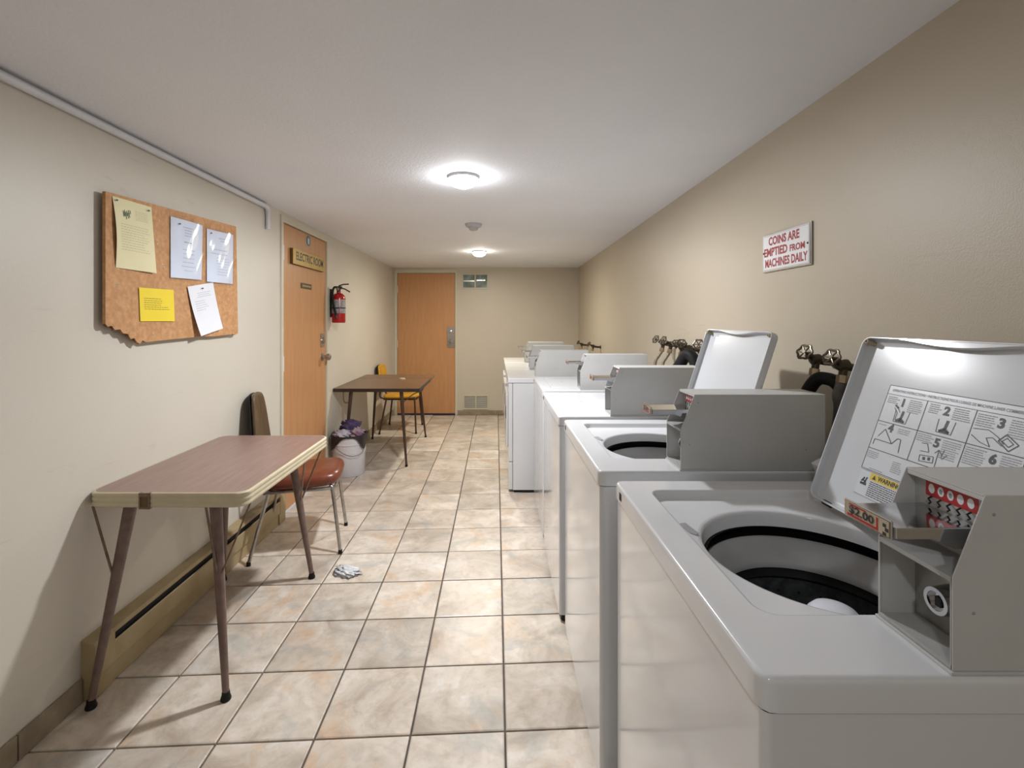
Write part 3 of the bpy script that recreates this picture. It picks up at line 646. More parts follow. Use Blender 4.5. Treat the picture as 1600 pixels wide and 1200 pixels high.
for k, (f, tp) in legs1.items():
    lg = tapered_leg(t, (f[0]-lx, f[1]-ly, 0.018), (tp[0]-lx, tp[1]-ly, 0.69), 0.022, 0.0115, 'tleg')
    mb = MB(); mb.lathe([(0.0005, 0.0005), (0.017, 0.0005), (0.018, 0.006), (0.014, 0.018), (0.013, 0.03), (0.0005, 0.03)], (f[0]-lx, f[1]-ly, 0), n=16); mb.build('rubber_foot', 'black', lg)
def wire(t, a, b, r=0.0042, m='twire'):
    mb = MB(); mb.tube([(a[0]-lx, a[1]-ly, a[2]), (b[0]-lx, b[1]-ly, b[2])], r, n=8); mb.build('brace', m, t)
wire(t, (-1.384, 1.700, 0.42), (-1.455, 1.693, 0.688)); wire(t, (-1.014, 1.710, 0.42), (-1.047, 1.693, 0.688)); wire(t, (-1.008, 1.715, 0.42), (-0.913, 1.752, 0.688), 0.0035)
wire(t, (-1.010, 2.430, 0.42), (-0.906, 2.430, 0.688)); wire(t, (-1.010, 2.425, 0.42), (-0.912, 2.235, 0.688)); wire(t, (-1.395, 2.43, 0.42), (-1.455, 2.43, 0.688))

t = tag(empty('folding_table', (-1.09, 4.80, 0)), 'far folding table with dark walnut top and thin dark legs by the left wall', 'table')
lx, ly = t.location.x, t.location.y
for (a, b) in ((4.247, 4.997), (5.000, 5.345)):
    pts = rrect_pts(XL+0.004-lx, -0.697-lx, a-ly, b-ly, 0.02, 4)
    mb = MB(); mb.loops([[(*p, 0.712) for p in pts], [(*p, 0.7385) for p in pts]], closed_start=True, closed_end=True); mb.build('tabletop', 'ttop2', t, smooth=30)
    mb = MB()
    def o2(p, d): return (p[0]+(d if p[0] > 0 else -d), p[1]+(d if p[1] > (a+b)/2-ly else -d))
    mb.loops([[(*o2(p, 0.0), 0.708) for p in pts], [(*o2(p, 0.003), 0.708) for p in pts], [(*o2(p, 0.003), 0.7375) for p in pts], [(*o2(p, 0.0), 0.739) for p in pts]]); 
    if a < 4.5: mb.build('edge_band', 'tedge2', t)
for f, tp in (((-0.831, 4.353), (-0.868, 4.30)), ((-1.412, 4.36), (-1.33, 4.31)), ((-1.411, 5.36), (-1.340, 5.26)), ((-0.817, 5.447), (-0.868, 5.26))):
    lg = tapered_leg(t, (f[0]-lx, f[1]-ly, 0.01), (tp[0]-lx, tp[1]-ly, 0.712), 0.018, 0.010, 'tleg2')
    mb = MB(); mb.cyl((f[0]-lx, f[1]-ly, 0.0005), (f[0]-lx, f[1]-ly, 0.02), 0.013, 0.012, n=12); mb.build('rubber_foot', 'black', lg)
def ww(pts, r=0.005, sm=5):
    mb = MB(); mb.tube([(a-lx, b-ly, c) for a, b, c in pts], r, n=8, smooth=sm); mb.build('brace', 'twire', t)
ww([(-1.395, 4.29, 0.705), (-1.395, 4.29, 0.64), (-1.385, 4.30, 0.605), (-1.36, 4.32, 0.60), (-1.343, 4.32, 0.63)])
ww([(-0.73, 4.75, 0.705), (-0.728, 4.62, 0.665), (-0.79, 4.5, 0.65), (-0.855, 4.34, 0.60)])
# crumb on the far table
t = tag(empty('paper_scrap', (-0.985, 4.93, 0.739)), 'tiny beige scrap lying on the far walnut table', 'scrap')
mb = MB(); n = 12; mb.loops([[(0.034*math.cos(2*PI*k/n)*(1+0.15*math.sin(3*k)), 0.026*math.sin(2*PI*k/n), 0.0005) for k in range(n)], [(0.028*math.cos(2*PI*k/n)*(1+0.15*math.sin(3*k)), 0.02*math.sin(2*PI*k/n), 0.012+0.003*math.sin(2*k)) for k in range(n)]], closed_start=True, closed_end=True); mb.build('scrap', 'beige', t)

# ------------------------------------------------------------------ chairs
def cushion(parent, name, m, pts_fn, nu=16, nv=16, thick=0.08, edge=0.5):
    """pillow surface over (s,t) in [-1,1]^2 -> (pos, normal, half thickness)"""
    mb = MB(); vs = []; fs = []
    for side in (1, -1):
        for j in range(nv+1):
            for i in range(nu+1):
                s = -1+2*i/nu; q = -1+2*j/nv
                s2 = math.sin(s*PI/2); q2 = math.sin(q*PI/2)
                h = ((1-abs(s2)**6)*(1-abs(q2)**6))**edge
                p, nrm = pts_fn(s2, q2); vs.append(Vector(p)+Vector(nrm)*side*h*thick/2)
    w_ = nu+1; n1 = w_*(nv+1)
    for j in range(nv):
        for i in range(nu):
            a = j*w_+i; fs.append((a, a+1, a+w_+1, a+w_)); fs.append((n1+a+w_, n1+a+w_+1, n1+a+1, n1+a))
    mb.add(vs, fs)
    o = mb.build(name, m, parent, smooth=0)
    bm = bmesh.new(); bm.from_mesh(o.data); bmesh.ops.remove_doubles(bm, verts=bm.verts, dist=0.0004); bmesh.ops.recalc_face_normals(bm, faces=bm.faces); bm.to_mesh(o.data); bm.free()
    o.data.polygons.foreach_set('use_smooth', [True]*len(o.data.polygons))
    return o
def squircle(s, q, k=0.14):
    return s*(1-k*q*q*q*q*abs(s)**2), q*(1-k*s*s*s*s*abs(q)**2)
def chair(name, loc, rz, label, seatm, backm, back2, legm, feet, zseat, ztop, wtop, wbot, xtop, xbot, sthick, seat=( -0.21, 0.235, 0.20), legr=0.0115, taper=1.0, zb=0.47):
    t = tag(empty(name, loc, rz), label, 'chair')
    x0, x1, hw = seat
    def sf(s, q):
        a, b = squircle(s, q); return ((x0+x1)/2+a*(x1-x0)/2, b*hw*(1-0.06*(1-(a+1)/2)), zseat-sthick/2-0.006*(1-a*a)+0.006*a), (0, 0, 1)
    st = cushion(t, 'seat', seatm, sf, thick=sthick)
    def bf(s, q):
        a, b = squircle(s, q, 0.09); f = (b+1)/2; hwid = wbot+(wtop-wbot)*f
        x = xbot+(xtop-xbot)*f+0.018*a*a-0.010; z = zb+(ztop-zb)*f
        return (x, a*hwid, z), (0.985, 0, 0.17)
    cushion(t, 'backrest', backm, bf, thick=0.034, edge=0.35)
    if back2:
        def bf2(s, q):
            p, n_ = bf(s*0.99, q*0.99); return (p[0]-0.021, p[1], p[2]-0.002), n_
        cushion(t, 'back_panel', back2, bf2, thick=0.014, edge=0.3)
    # seat frame
    zf = zseat-sthick-0.004; mb = MB()
    mb.tube([(x0+0.03, -hw+0.03, zf), (x1-0.06, -hw+0.03, zf), (x1-0.03, -hw+0.06, zf), (x1-0.03, hw-0.06, zf), (x1-0.06, hw-0.03, zf), (x0+0.03, hw-0.03, zf), (x0+0.03, -hw+0.03, zf)], legr*0.9, n=8); mb.build('seat_frame', legm, t)
    for s_ in (-1, 1):
        fx, fy = feet[0]; bx, by = feet[1]
        for (ax, ay, tx) in ((fx, fy, x1-0.05), (bx, by, x0+0.06)):
            mb = MB(); mb.tube([(ax, s_*ay, 0.012), (tx+(ax-tx)*0.12, s_*(hw-0.035+(ay-hw+0.035)*0.12), zf-0.02), (tx-0.01, s_*(hw-0.045), zf)], [legr*taper, legr], n=12, smooth=4)
            lg = mb.build('leg', legm, t)
            mb = MB(); mb.cyl((ax, s_*ay, 0.0006), (ax, s_*ay, 0.022), legr*taper*1.25, legr*taper*1.15, n=12); mb.build('rubber_foot', 'black', lg)
        mb = MB(); mb.tube([(x0+0.08, s_*(wbot-0.05), zf), (x0-0.02, s_*(wbot-0.05), zf+0.02), (xbot-0.02, s_*(wbot-0.055), zf+0.10), (xbot+(xtop-xbot)*0.3-0.03, s_*(wbot-0.06), zb+0.10)], legr*0.8, n=8, smooth=4); mb.build('back_support', legm, t)
    return t
chair('side_chair', (-1.180, 2.868, 0), math.radians(13), 'chair with rust vinyl seat, olive-brown back and chrome legs behind the near table', 'rust', 'backvinyl', 'black', 'chair_metal',
      ((0.235, 0.19), (-0.245, 0.225)), 0.475, 0.925, 0.105, 0.185, -0.262, -0.215, 0.095, legr=0.0115, taper=0.85)
chair('side_chair', (-1.172, 5.845, 0), 0, 'yellow-seated chair with dark legs behind the far table', 'ychair', 'ychair', 'black', 'tleg2',
      ((0.215, 0.235), (-0.215, 0.265)), 0.460, 0.805, 0.165, 0.20, -0.262, -0.215, 0.055, legr=0.0125, taper=0.8)

# ------------------------------------------------------------------ pail with liner and cloths, rag
t = tag(empty('white_pail', (-1.302, 4.165, 0)), 'white plastic pail with wire bail standing beside the door under the far table', 'pail')
mb = MB(); H = 0.352
mb.lathe([(0.0005, 0.001), (0.128, 0.001), (0.132, 0.006), (0.138, H*0.55), (0.1385, H*0.56), (0.142, H*0.565), (0.144, H*0.78), (0.150, H*0.785), (0.150, H*0.81), (0.1455, H*0.815), (0.147, H-0.014), (0.154, H-0.012), (0.154, H), (0.146, H), (0.142, H-0.02), (0.128, 0.02), (0.0005, 0.015)], n=56); mb.build('body', 'pail', t)
mb = MB(); mb.tube([(0.150, -0.03, 0.270), (0.135, -0.09, 0.205), (0.075, -0.145, 0.190), (0.0, -0.158, 0.215), (-0.07, -0.145, 0.262), (-0.135, -0.07, 0.29), (-0.150, -0.02, 0.285)], 0.0025, n=6, smooth=6); mb.build('bail_wire', 'twire', t)
mb = MB(); n = 72; Ls = [[], [], [], [], []]
for k in range(n):
    a = 2*PI*k/n
    # flap is long at the left (west/south-west) and right, short at the front
    d = 0.007+0.12*max(0, math.cos(a-math.radians(215)))**5+0.11*max(0, math.cos(a-math.radians(-22)))**12+0.003*math.sin(9*a)
    r = 0.158+0.004*math.sin(7*a)
    z = H
    Ls[0].append((0.138*math.cos(a), 0.138*math.sin(a), z-0.05)); Ls[1].append((0.143*math.cos(a), 0.143*math.sin(a), z+0.003))
    Ls[2].append(((r+0.001)*math.cos(a), (r+0.001)*math.sin(a), z+0.006)); Ls[3].append(((r+0.004)*math.cos(a), (r+0.004)*math.sin(a), z-d*0.5)); Ls[4].append(((r+0.002)*math.cos(a), (r+0.002)*math.sin(a), z-d))
mb.loops(Ls); tag(mb.build('liner', 'bag', t), 'black bin liner folded over the rim')
def cloth(name, label, loc, rad, m, seed, cat='cloth', amp=0.35, group=None, sub=4, flatb=True, rz=0):
    R = random.Random(seed); ph = [(R.uniform(2, 6), R.uniform(2, 6), R.uniform(2, 6), R.uniform(0, 6)) for _ in range(6)]
    bm = bmesh.new(); bmesh.ops.create_icosphere(bm, subdivisions=sub, radius=1)
    for v in bm.verts:
        p = v.co.copy(); d = 0
        for i, (a, b, c, e) in enumerate(ph): d += (1-abs(math.sin(a*p.x+b*p.y+c*p.z+e)))**2*(0.55 if i < 3 else 0.35)
        d = (d/2.0-0.45)*amp; q = p*(1+d)
        q.x *= rad[0]; q.y *= rad[1]; q.z *= rad[2]
        if flatb: q.z = max(q.z, -rad[2]*0.35)+rad[2]*0.35
        v.co = q
    me = bpy.data.meshes.new(name); bm.to_mesh(me); bm.free(); me.materials.append(M[m]); me.polygons.foreach_set('use_smooth', [True]*len(me.polygons))
    o = bpy.data.objects.new(name, me); COL.objects.link(o); o.location = loc; o.rotation_euler = (0, 0, rz); return tag(o, label, cat, group)
cloth('cloth', 'white crumpled cloth at the left front in the pail', (-1.352, 4.112, 0.335), (0.085, 0.07, 0.05), 'whitecloth', 3, amp=0.9)
cloth('cloth', 'navy purple crumpled cloth on top of the pile in the pail', (-1.305, 4.195, 0.372), (0.085, 0.06, 0.075), 'navy', 5, amp=1.0)
cloth('cloth', 'plum and white crumpled cloth at the right in the pail', (-1.225, 4.140, 0.337), (0.062, 0.07, 0.06), 'plumcloth', 11, amp=0.9)
cloth('floor_rag', 'pale grey crumpled rag lying on the floor tiles by the near table', (-0.800, 2.520, 0.0015), (0.075, 0.055, 0.022), 'rag', 17, 'rag', amp=1.0, rz=-0.35)

# ------------------------------------------------------------------ washers and dryers
def ray_rr(c, a, x0, x1, y0, y1, r):
    dx, dy = math.cos(a), math.sin(a)
    def inside(x, y):
        if not (x0 <= x <= x1 and y0 <= y <= y1): return False
        cx = min(max(x, x0+r), x1-r); cy = min(max(y, y0+r), y1-r)
        return (x-cx)**2+(y-cy)**2 <= r*r+1e-12
    lo, hi = 0.0, 2.0
    for _ in range(34):
        m_ = (lo+hi)/2
        if inside(c[0]+dx*m_, c[1]+dy*m_): lo = m_
        else: hi = m_
    return (c[0]+dx*lo, c[1]+dy*lo)
WW, WD, WT = 0.70, 0.66, 0.928
CX, CY, CR = 0.300, 0.347, 0.200
RX0, RX1, RY0, RY1 = 0.070, 0.490, 0.124, 0.628
NL = 288
def angset():
    A = [2*PI*k/NL for k in range(NL)]
    return A
ANG = angset()
def rrloop(d, z, x0, x1, y0, y1, r): return [(*ray_rr((CX, CY), a, x0+d, x1-d, y0+d, y1-d, max(r-d, 0.003)), z) for a in ANG]
def rrl2(d, z, x0, x1, y0, y1, r, n=10): return [(x, y, z) for x, y in rrect_pts(x0+d, x1-d, y0+d, y1-d, max(r-d, 0.002), n)]
HX = 0.470      # hinge line
def lid_local(Wy0, Wy1, length, mats):
    """lid built closed: x 0 (hinge) .. -length, y, z up = outer face; underside recess"""
    mb = MB(); L_ = []
    B = (-length, 0.0, Wy0, Wy1, 0.022)
    for d, z in ((0.006, 0.0), (0.002, -0.001), (0.0, -0.004), (0.0, -0.022), (0.0012, -0.0235), (0.003, -0.0235), (0.004, -0.022), (0.0045, -0.010), (0.010, -0.0045), (0.018, -0.003)):
        L_.append(rrl2(d, z, *B))
    mb.loops(L_, closed_start=True, closed_end=True, mis=[0]*4+[0]*2+[1]*3)
    mb.m[-2] = 0; mb.m[-1] = 1
    return mb
def build_coin_meter(parent, ext, dial=True, x=0.236, z=WT):
    """coin meter: origin at its lower front near corner; +x to the wall, +y away, width 0.112"""
    W, Hh, Ln = 0.112, 0.218, 0.415; t_ = 0.0022
    cmx = empty('coin_meter_origin')
    bpy.data.objects.remove(cmx, do_unlink=True)
    mb = MB()
    side = [(0, 0.004), (0, 0.118), (0.040, Hh), (Ln, Hh), (Ln, 0.004)]
    for y in (0.0, W-t_): mb.prism(side, (0, y, 0), (1, 0, 0), (0, 0, 1), (0, t_, 0))
    mb.box((0.040, t_, Hh-t_), (Ln, W-t_, Hh))                # top plate
    mb.box((Ln-t_, t_, 0.004), (Ln, W-t_, Hh-t_))              # rear
    mb.box((0.040, t_, Hh-0.008), (0.0425, W-t_, Hh-t_))       # front lip of the top
    mb.box((-0.003, -0.002, 0.0), (Ln+0.002, W+0.002, 0.004))  # base flange
    o = mb.build('coin_meter', 'meter', parent, loc=(x, 0.006, z), smooth=0, bevel=0.0008, seg=1)
    # inner faces
    mb = MB()
    mb.prism([(0.0, 0.116), (0.0, 0.118), (0.052, 0.124), (0.052, 0.121)], (0, t_, 0), (1, 0, 0), (0, 0, 1), (0, W-2*t_, 0))   # shelf
    mb.box((0.0, t_, 0.006), (0.055, W-t_, 0.008))                                                                            # floor of the lower bay
    mb.box((0.052, t_, 0.121), (0.0545, W-t_, Hh-0.008))                                                                      # upper panel
    mb.box((0.0, t_, 0.008), (0.0035, t_+0.0015, 0.118)); mb.box((0.0, W-t_-0.0015, 0.008), (0.0035, W-t_, 0.118)); mb.box((-0.0004, t_, 0.112), (0.0012, W-t_, 0.118)); mb.box((-0.0004, t_, 0.005), (0.0012, W-t_, 0.010))
    mb.build('inner_housing', 'meter_in', o, smooth=0)
    mb = MB(); mb.box((0.052, t_, 0.008), (0.054, W-t_, 0.121)); mb.build('lock_plate', 'steel', o, smooth=0)
    mb = MB(); c = (0.052, 0.040, 0.066)
    mb.lathe([(0.020, 0.0), (0.020, -0.012), (0.017, -0.030), (0.0168, -0.036), (0.012, -0.036), (0.012, -0.030), (0.0005, -0.030)], c, (1, 0, 0), 28)
    mb.box((c[0]-0.033, c[1]-0.004, c[2]-0.007), (c[0]-0.0302, c[1]+0.004, c[2]+0.005), 1); mb.build('lock_cylinder', ['chrome', 'black'], o)
    # red coin dial card
    U = (0, -1, 0); Wv = (0, 0, 1); px = 0.0515
    mb = MB(); mb.box((px, 0.020, 0.186), (px+0.0006, 0.092, 0.206), 0)
    for k in range(5):
        yc = 0.029+0.0135*k; n = 16
        mb.add([(px-0.0003, yc+0.0046*math.cos(2*PI*i/n), 0.197+0.0066*math.sin(2*PI*i/n)) for i in range(n)], [tuple(range(n))], 1)
        if k in (2, 3):
            mb.add([(px-0.0005, yc+0.0022*math.cos(2*PI*i/n), 0.197+0.0034*math.sin(2*PI*i/n)) for i in range(n)], [tuple(range(n))], 2)
    mb.build('coin_card', ['red', 'signwhite', 'greyink'], o, smooth=0)
    for k in range(5):
        yc = 0.029+0.0135*k; mb = MB()
        mb.tube([(px, yc, 0.186), (px-0.004, yc+0.001, 0.183), (px-0.004, yc-0.003, 0.179), (px-0.003, yc+0.001, 0.176)], 0.0012, n=6); mb.build('coin_feeler', 'black', o)
    # chrome slide
    e = -ext
    mb = MB(); mb.prism([(e+0.003, 0.157), (e+0.003, 0.171), (0.051, 0.1725), (0.051, 0.145), (0.020, 0.145), (-0.010, 0.157)], (0, 0.016, 0), (1, 0, 0), (0, 0, 1), (0, 0.082, 0))
    mb.box((e, 0.020, 0.1535), (e+0.003, 0.100, 0.178))
    sl = mb.build('coin_slide', 'chrome', o, smooth=0, bevel=0.0012)
    mb = MB(); f = e-0.0004
    mb.box((f, 0.0235, 0.1562), (e, 0.0965, 0.1755), 0)
    mb.box((f-0.0003, 0.040, 0.1572), (f, 0.093, 0.1605), 1); mb.box((f-0.0003, 0.040, 0.160), (f, 0.043, 0.174), 1); mb.box((f-0.0003, 0.060, 0.1728), (f, 0.090, 0.1748), 1)
    put_text(mb, '$2.00', 0.0145, (f-0.0006, 0.068, 0.1668), U, Wv, 2, bold=0.0004, fitw=0.043)
    for yy, zz in ((0.030, 0.158), (0.030, 0.169), (0.0265, 0.164)): mb.box((f-0.0004, yy-0.0025, zz-0.0022), (f, yy+0.0025, zz+0.0022), 2)
    
    mb.build('price_card', ['beige', 'red', 'ink'], o, smooth=0)
    mb = MB()
    for (xx, zz) in ((0.05, 0.195), (0.025, 0.075), (0.36, 0.06)): mb.lathe([(0.0022, 0.0), (0.0018, 0.0008), (0.0003, 0.0010)], (xx, 0.0, zz), (0, -1, 0), 10)
    mb.build('rivet', 'greyink', o)
    return o

def lid_label():
    """instruction panel printed on the lid underside; coordinates (v up the lid from the hinge, y along)"""
    mb = MB()
    def P(v, y, l=0.0): return V(-v, y, -0.0032-l)
    def rect(v0, v1, y0, y1, mi, l=0.0003): mb.quad(P(v0, y0, l), P(v1, y0, l), P(v1, y1, l), P(v0, y1, l), mi)
    def hline(v, y0, y1, w=0.0011, l=0.0006): rect(v-w/2, v+w/2, y0, y1, 1, l)
    def vline(y, v0, v1, w=0.0011, l=0.0006): rect(v0, v1, y-w/2, y+w/2, 1, l)
    def seg(a, b, w=0.0012, mi=1):
        a = V(*a); b = V(*b); d = (b-a); nrm = V(-d.y, d.x).normalized()*w/2
        q = [a+nrm, b+nrm, b-nrm, a-nrm]; mb.quad(*[P(p.x, p.y, 0.0007) for p in q], mi)
    yl = 0.492; c = 0.0985; Y = [yl, yl-c, yl-2*c, yl-3*c]       # left edge is the far side
    def txt(s, size, v, y, bold=0.0, fitw=None, mi=1):
        put_text(mb, s, size, P(v, y, 0.0008), (0, -1, 0), (-1, 0, 0), mi, bold=bold, fitw=fitw)
    rect(0.110, 0.306, Y[3], Y[0], 0, 0.0002)
    hline(0.306, Y[3], Y[0], 0.0014); hline(0.286, Y[3], Y[0]); hline(0.222, Y[3], Y[0], 0.0015); hline(0.158, Y[3], Y[0], 0.0015); hline(0.111, Y[2]+0.03, Y[0])
    vline(Y[0], 0.111, 0.306); vline(Y[1], 0.158, 0.286, 0.0014); vline(Y[2], 0.158, 0.286, 0.0014); vline(Y[3], 0.111, 0.306, 0.0017); vline(Y[2]+0.03, 0.111, 0.158)
    txt("OPERATING INSTRUCTIONS • INSTRUCTIONS POUR L'USAGE DE MACHINE LAVER COMMERCIALE", 0.0078, 0.2955, (Y[0]+Y[3])/2, 0.0001, 0.275, 2)
    def block(v1, y1, n, w, h=0.0042, al=0, mi=2):
        for i in range(n):
            yy = y1-(rnd.uniform(0, 0.006) if al else 0); e = y1-w+rnd.uniform(0, 0.008)
            while yy > e:
                ww_ = min(rnd.uniform(0.003, 0.009), yy-e); rect(v1-0.0018, v1, yy-ww_, yy, mi, 0.0006); yy -= ww_+0.0012
            v1 -= h
    num = [(0.271, Y[0]-0.046, '1'), (0.272, Y[1]-0.045, '2'), (0.270, Y[2]-0.046, '3'), (0.211, Y[0]-0.038, '4'), (0.207, Y[1]-0.047, '5'), (0.206, Y[2]-0.052, '6')]
    for v, y, s in num: txt(s, 0.024, v, y, 0.0010)
    for v, y, n, w_ in ((0.281, Y[0]-0.006, 4, 0.030), (0.281, Y[0]-0.060, 7, 0.034), (0.282, Y[1]-0.008, 5, 0.026), (0.282, Y[1]-0.058, 6, 0.036), (0.281, Y[2]-0.004, 6, 0.034), (0.281, Y[2]-0.060, 8, 0.034),
                        (0.216, Y[0]-0.004, 1, 0.026), (0.216, Y[0]-0.056, 3, 0.030), (0.218, Y[1]-0.003, 4, 0.036), (0.217, Y[1]-0.058, 9, 0.036), (0.217, Y[2]-0.003, 8, 0.036), (0.217, Y[2]-0.064, 7, 0.030),
                        (0.152, Y[0]-0.003, 4, 0.03), (0.146, Y[0]-0.07, 6, 0.026), (0.116, Y[0]-0.02, 1, 0.04)):
        block(v, y, n, w_)
    # pictograms: tub with agitator (1, 2)
    for yc, vb in ((Y[0]-0.052, 0.228), (Y[1]-0.052, 0.229)):
        seg((vb+0.026, yc+0.017), (vb, yc+0.015)); seg((vb, yc+0.015), (vb, yc-0.015)); seg((vb, yc-0.015), (vb+0.026, yc-0.017))
        seg((vb+0.003, yc), (vb+0.026, yc-0.002), 0.0055); seg((vb+0.002, yc+0.010), (vb+0.009, yc), 0.005); seg((vb+0.002, yc-0.010), (vb+0.009, yc), 0.005); seg((vb+0.003, yc-0.01), (vb+0.003, yc+0.01), 0.004)
    seg((0.258, Y[0]-0.030), (0.248, Y[0]-0.040)); seg((0.248, Y[0]-0.040), (0.232, Y[0]-0.040)); seg((0.262, Y[0]-0.036), (0.250, Y[0]-0.046)); seg((0.264, Y[0]-0.030), (0.258, Y[0]-0.040), 0.004)
    # 4: lid over cabinet
    q = [(0.168, Y[0]-0.008), (0.180, Y[0]-0.008), (0.180, Y[0]-0.052), (0.194, Y[0]-0.062), (0.194, Y[0]-0.070), (0.166, Y[0]-0.074)]
    for a, b in zip(q, q[1:]): seg(a, b, 0.0016)
    seg((0.180, Y[0]-0.052), (0.207, Y[0]-0.026), 0.0018); seg((0.207, Y[0]-0.026), (0.188, Y[0]-0.014)); 
    # 3: hand holding a box
    q = [(0.252, Y[2]-0.004), (0.255, Y[2]-0.030), (0.246, Y[2]-0.048), (0.236, Y[2]-0.060)]
    for a, b in zip(q, q[1:]): seg(a, b)
    q = [(0.240, Y[2]-0.004), (0.230, Y[2]-0.022), (0.226, Y[2]-0.040), (0.240, Y[2]-0.030), (0.243, Y[2]-0.040), (0.232, Y[2]-0.058)]
    for a, b in zip(q, q[1:]): seg(a, b)
    q = [(0.254, Y[2]-0.060), (0.240, Y[2]-0.082), (0.226, Y[2]-0.070), (0.240, Y[2]-0.050), (0.254, Y[2]-0.060)]
    for a, b in zip(q, q[1:]): seg(a, b, 0.0016)
    q = [(0.248, Y[2]-0.062), (0.240, Y[2]-0.074), (0.233, Y[2]-0.068), (0.241, Y[2]-0.056), (0.248, Y[2]-0.062)]
    for a, b in zip(q, q[1:]): seg(a, b)
    # 5: hand pressing a panel and arrow
    q = [(0.176, Y[1]-0.022), (0.180, Y[1]-0.050), (0.168, Y[1]-0.052), (0.164, Y[1]-0.024), (0.176, Y[1]-0.022)]
    for a, b in zip(q, q[1:]): seg(a, b)
    seg((0.171, Y[1]-0.030), (0.172, Y[1]-0.035), 0.006); seg((0.173, Y[1]-0.040), (0.174, Y[1]-0.045), 0.006)
    q = [(0.200, Y[1]-0.018), (0.202, Y[1]-0.030), (0.186, Y[1]-0.038), (0.184, Y[1]-0.020)]
    for a, b in zip(q, q[1:]): seg(a, b)
    seg((0.160, Y[1]-0.058), (0.196, Y[1]-0.056)); seg((0.196, Y[1]-0.056), (0.188, Y[1]-0.050)); seg((0.196, Y[1]-0.056), (0.188, Y[1]-0.064))
    seg((0.198, Y[1]-0.066), (0.182, Y[1]-0.064)); seg((0.190, Y[1]-0.074), (0.180, Y[1]-0.066))
    # 6: bottom mark
    seg((0.170, Y[2]-0.045), (0.170, Y[2]-0.058), 0.004)
    # warning label
    rect(0.052, 0.108, yl-0.125, yl-0.002, 0, 0.0002)
    for a in (0.052, 0.108): hline(a, yl-0.125, yl-0.002, 0.0007)
    rect(0.0915, 0.1065, yl-0.118, yl-0.030, 3, 0.0006)
    mb.add([P(0.094, yl-0.036, 0.0008), P(0.104, yl-0.041, 0.0008), P(0.094, yl-0.046, 0.0008)], [(0, 1, 2)], 1)
    txt('WARNING', 0.0135, 0.099, yl-0.078, 0.0005, 0.056)
    block(0.0885, yl-0.034, 8, 0.075, 0.0043, 0, 1)
    seg((0.082, yl-0.012), (0.092, yl-0.018), 0.004); seg((0.078, yl-0.010), (0.078, yl-0.026), 0.005); seg((0.08, yl-0.02), (0.094, yl-0.024), 0.003); seg((0.086, yl-0.014), (0.082, yl-0.024), 0.003)
    return mb

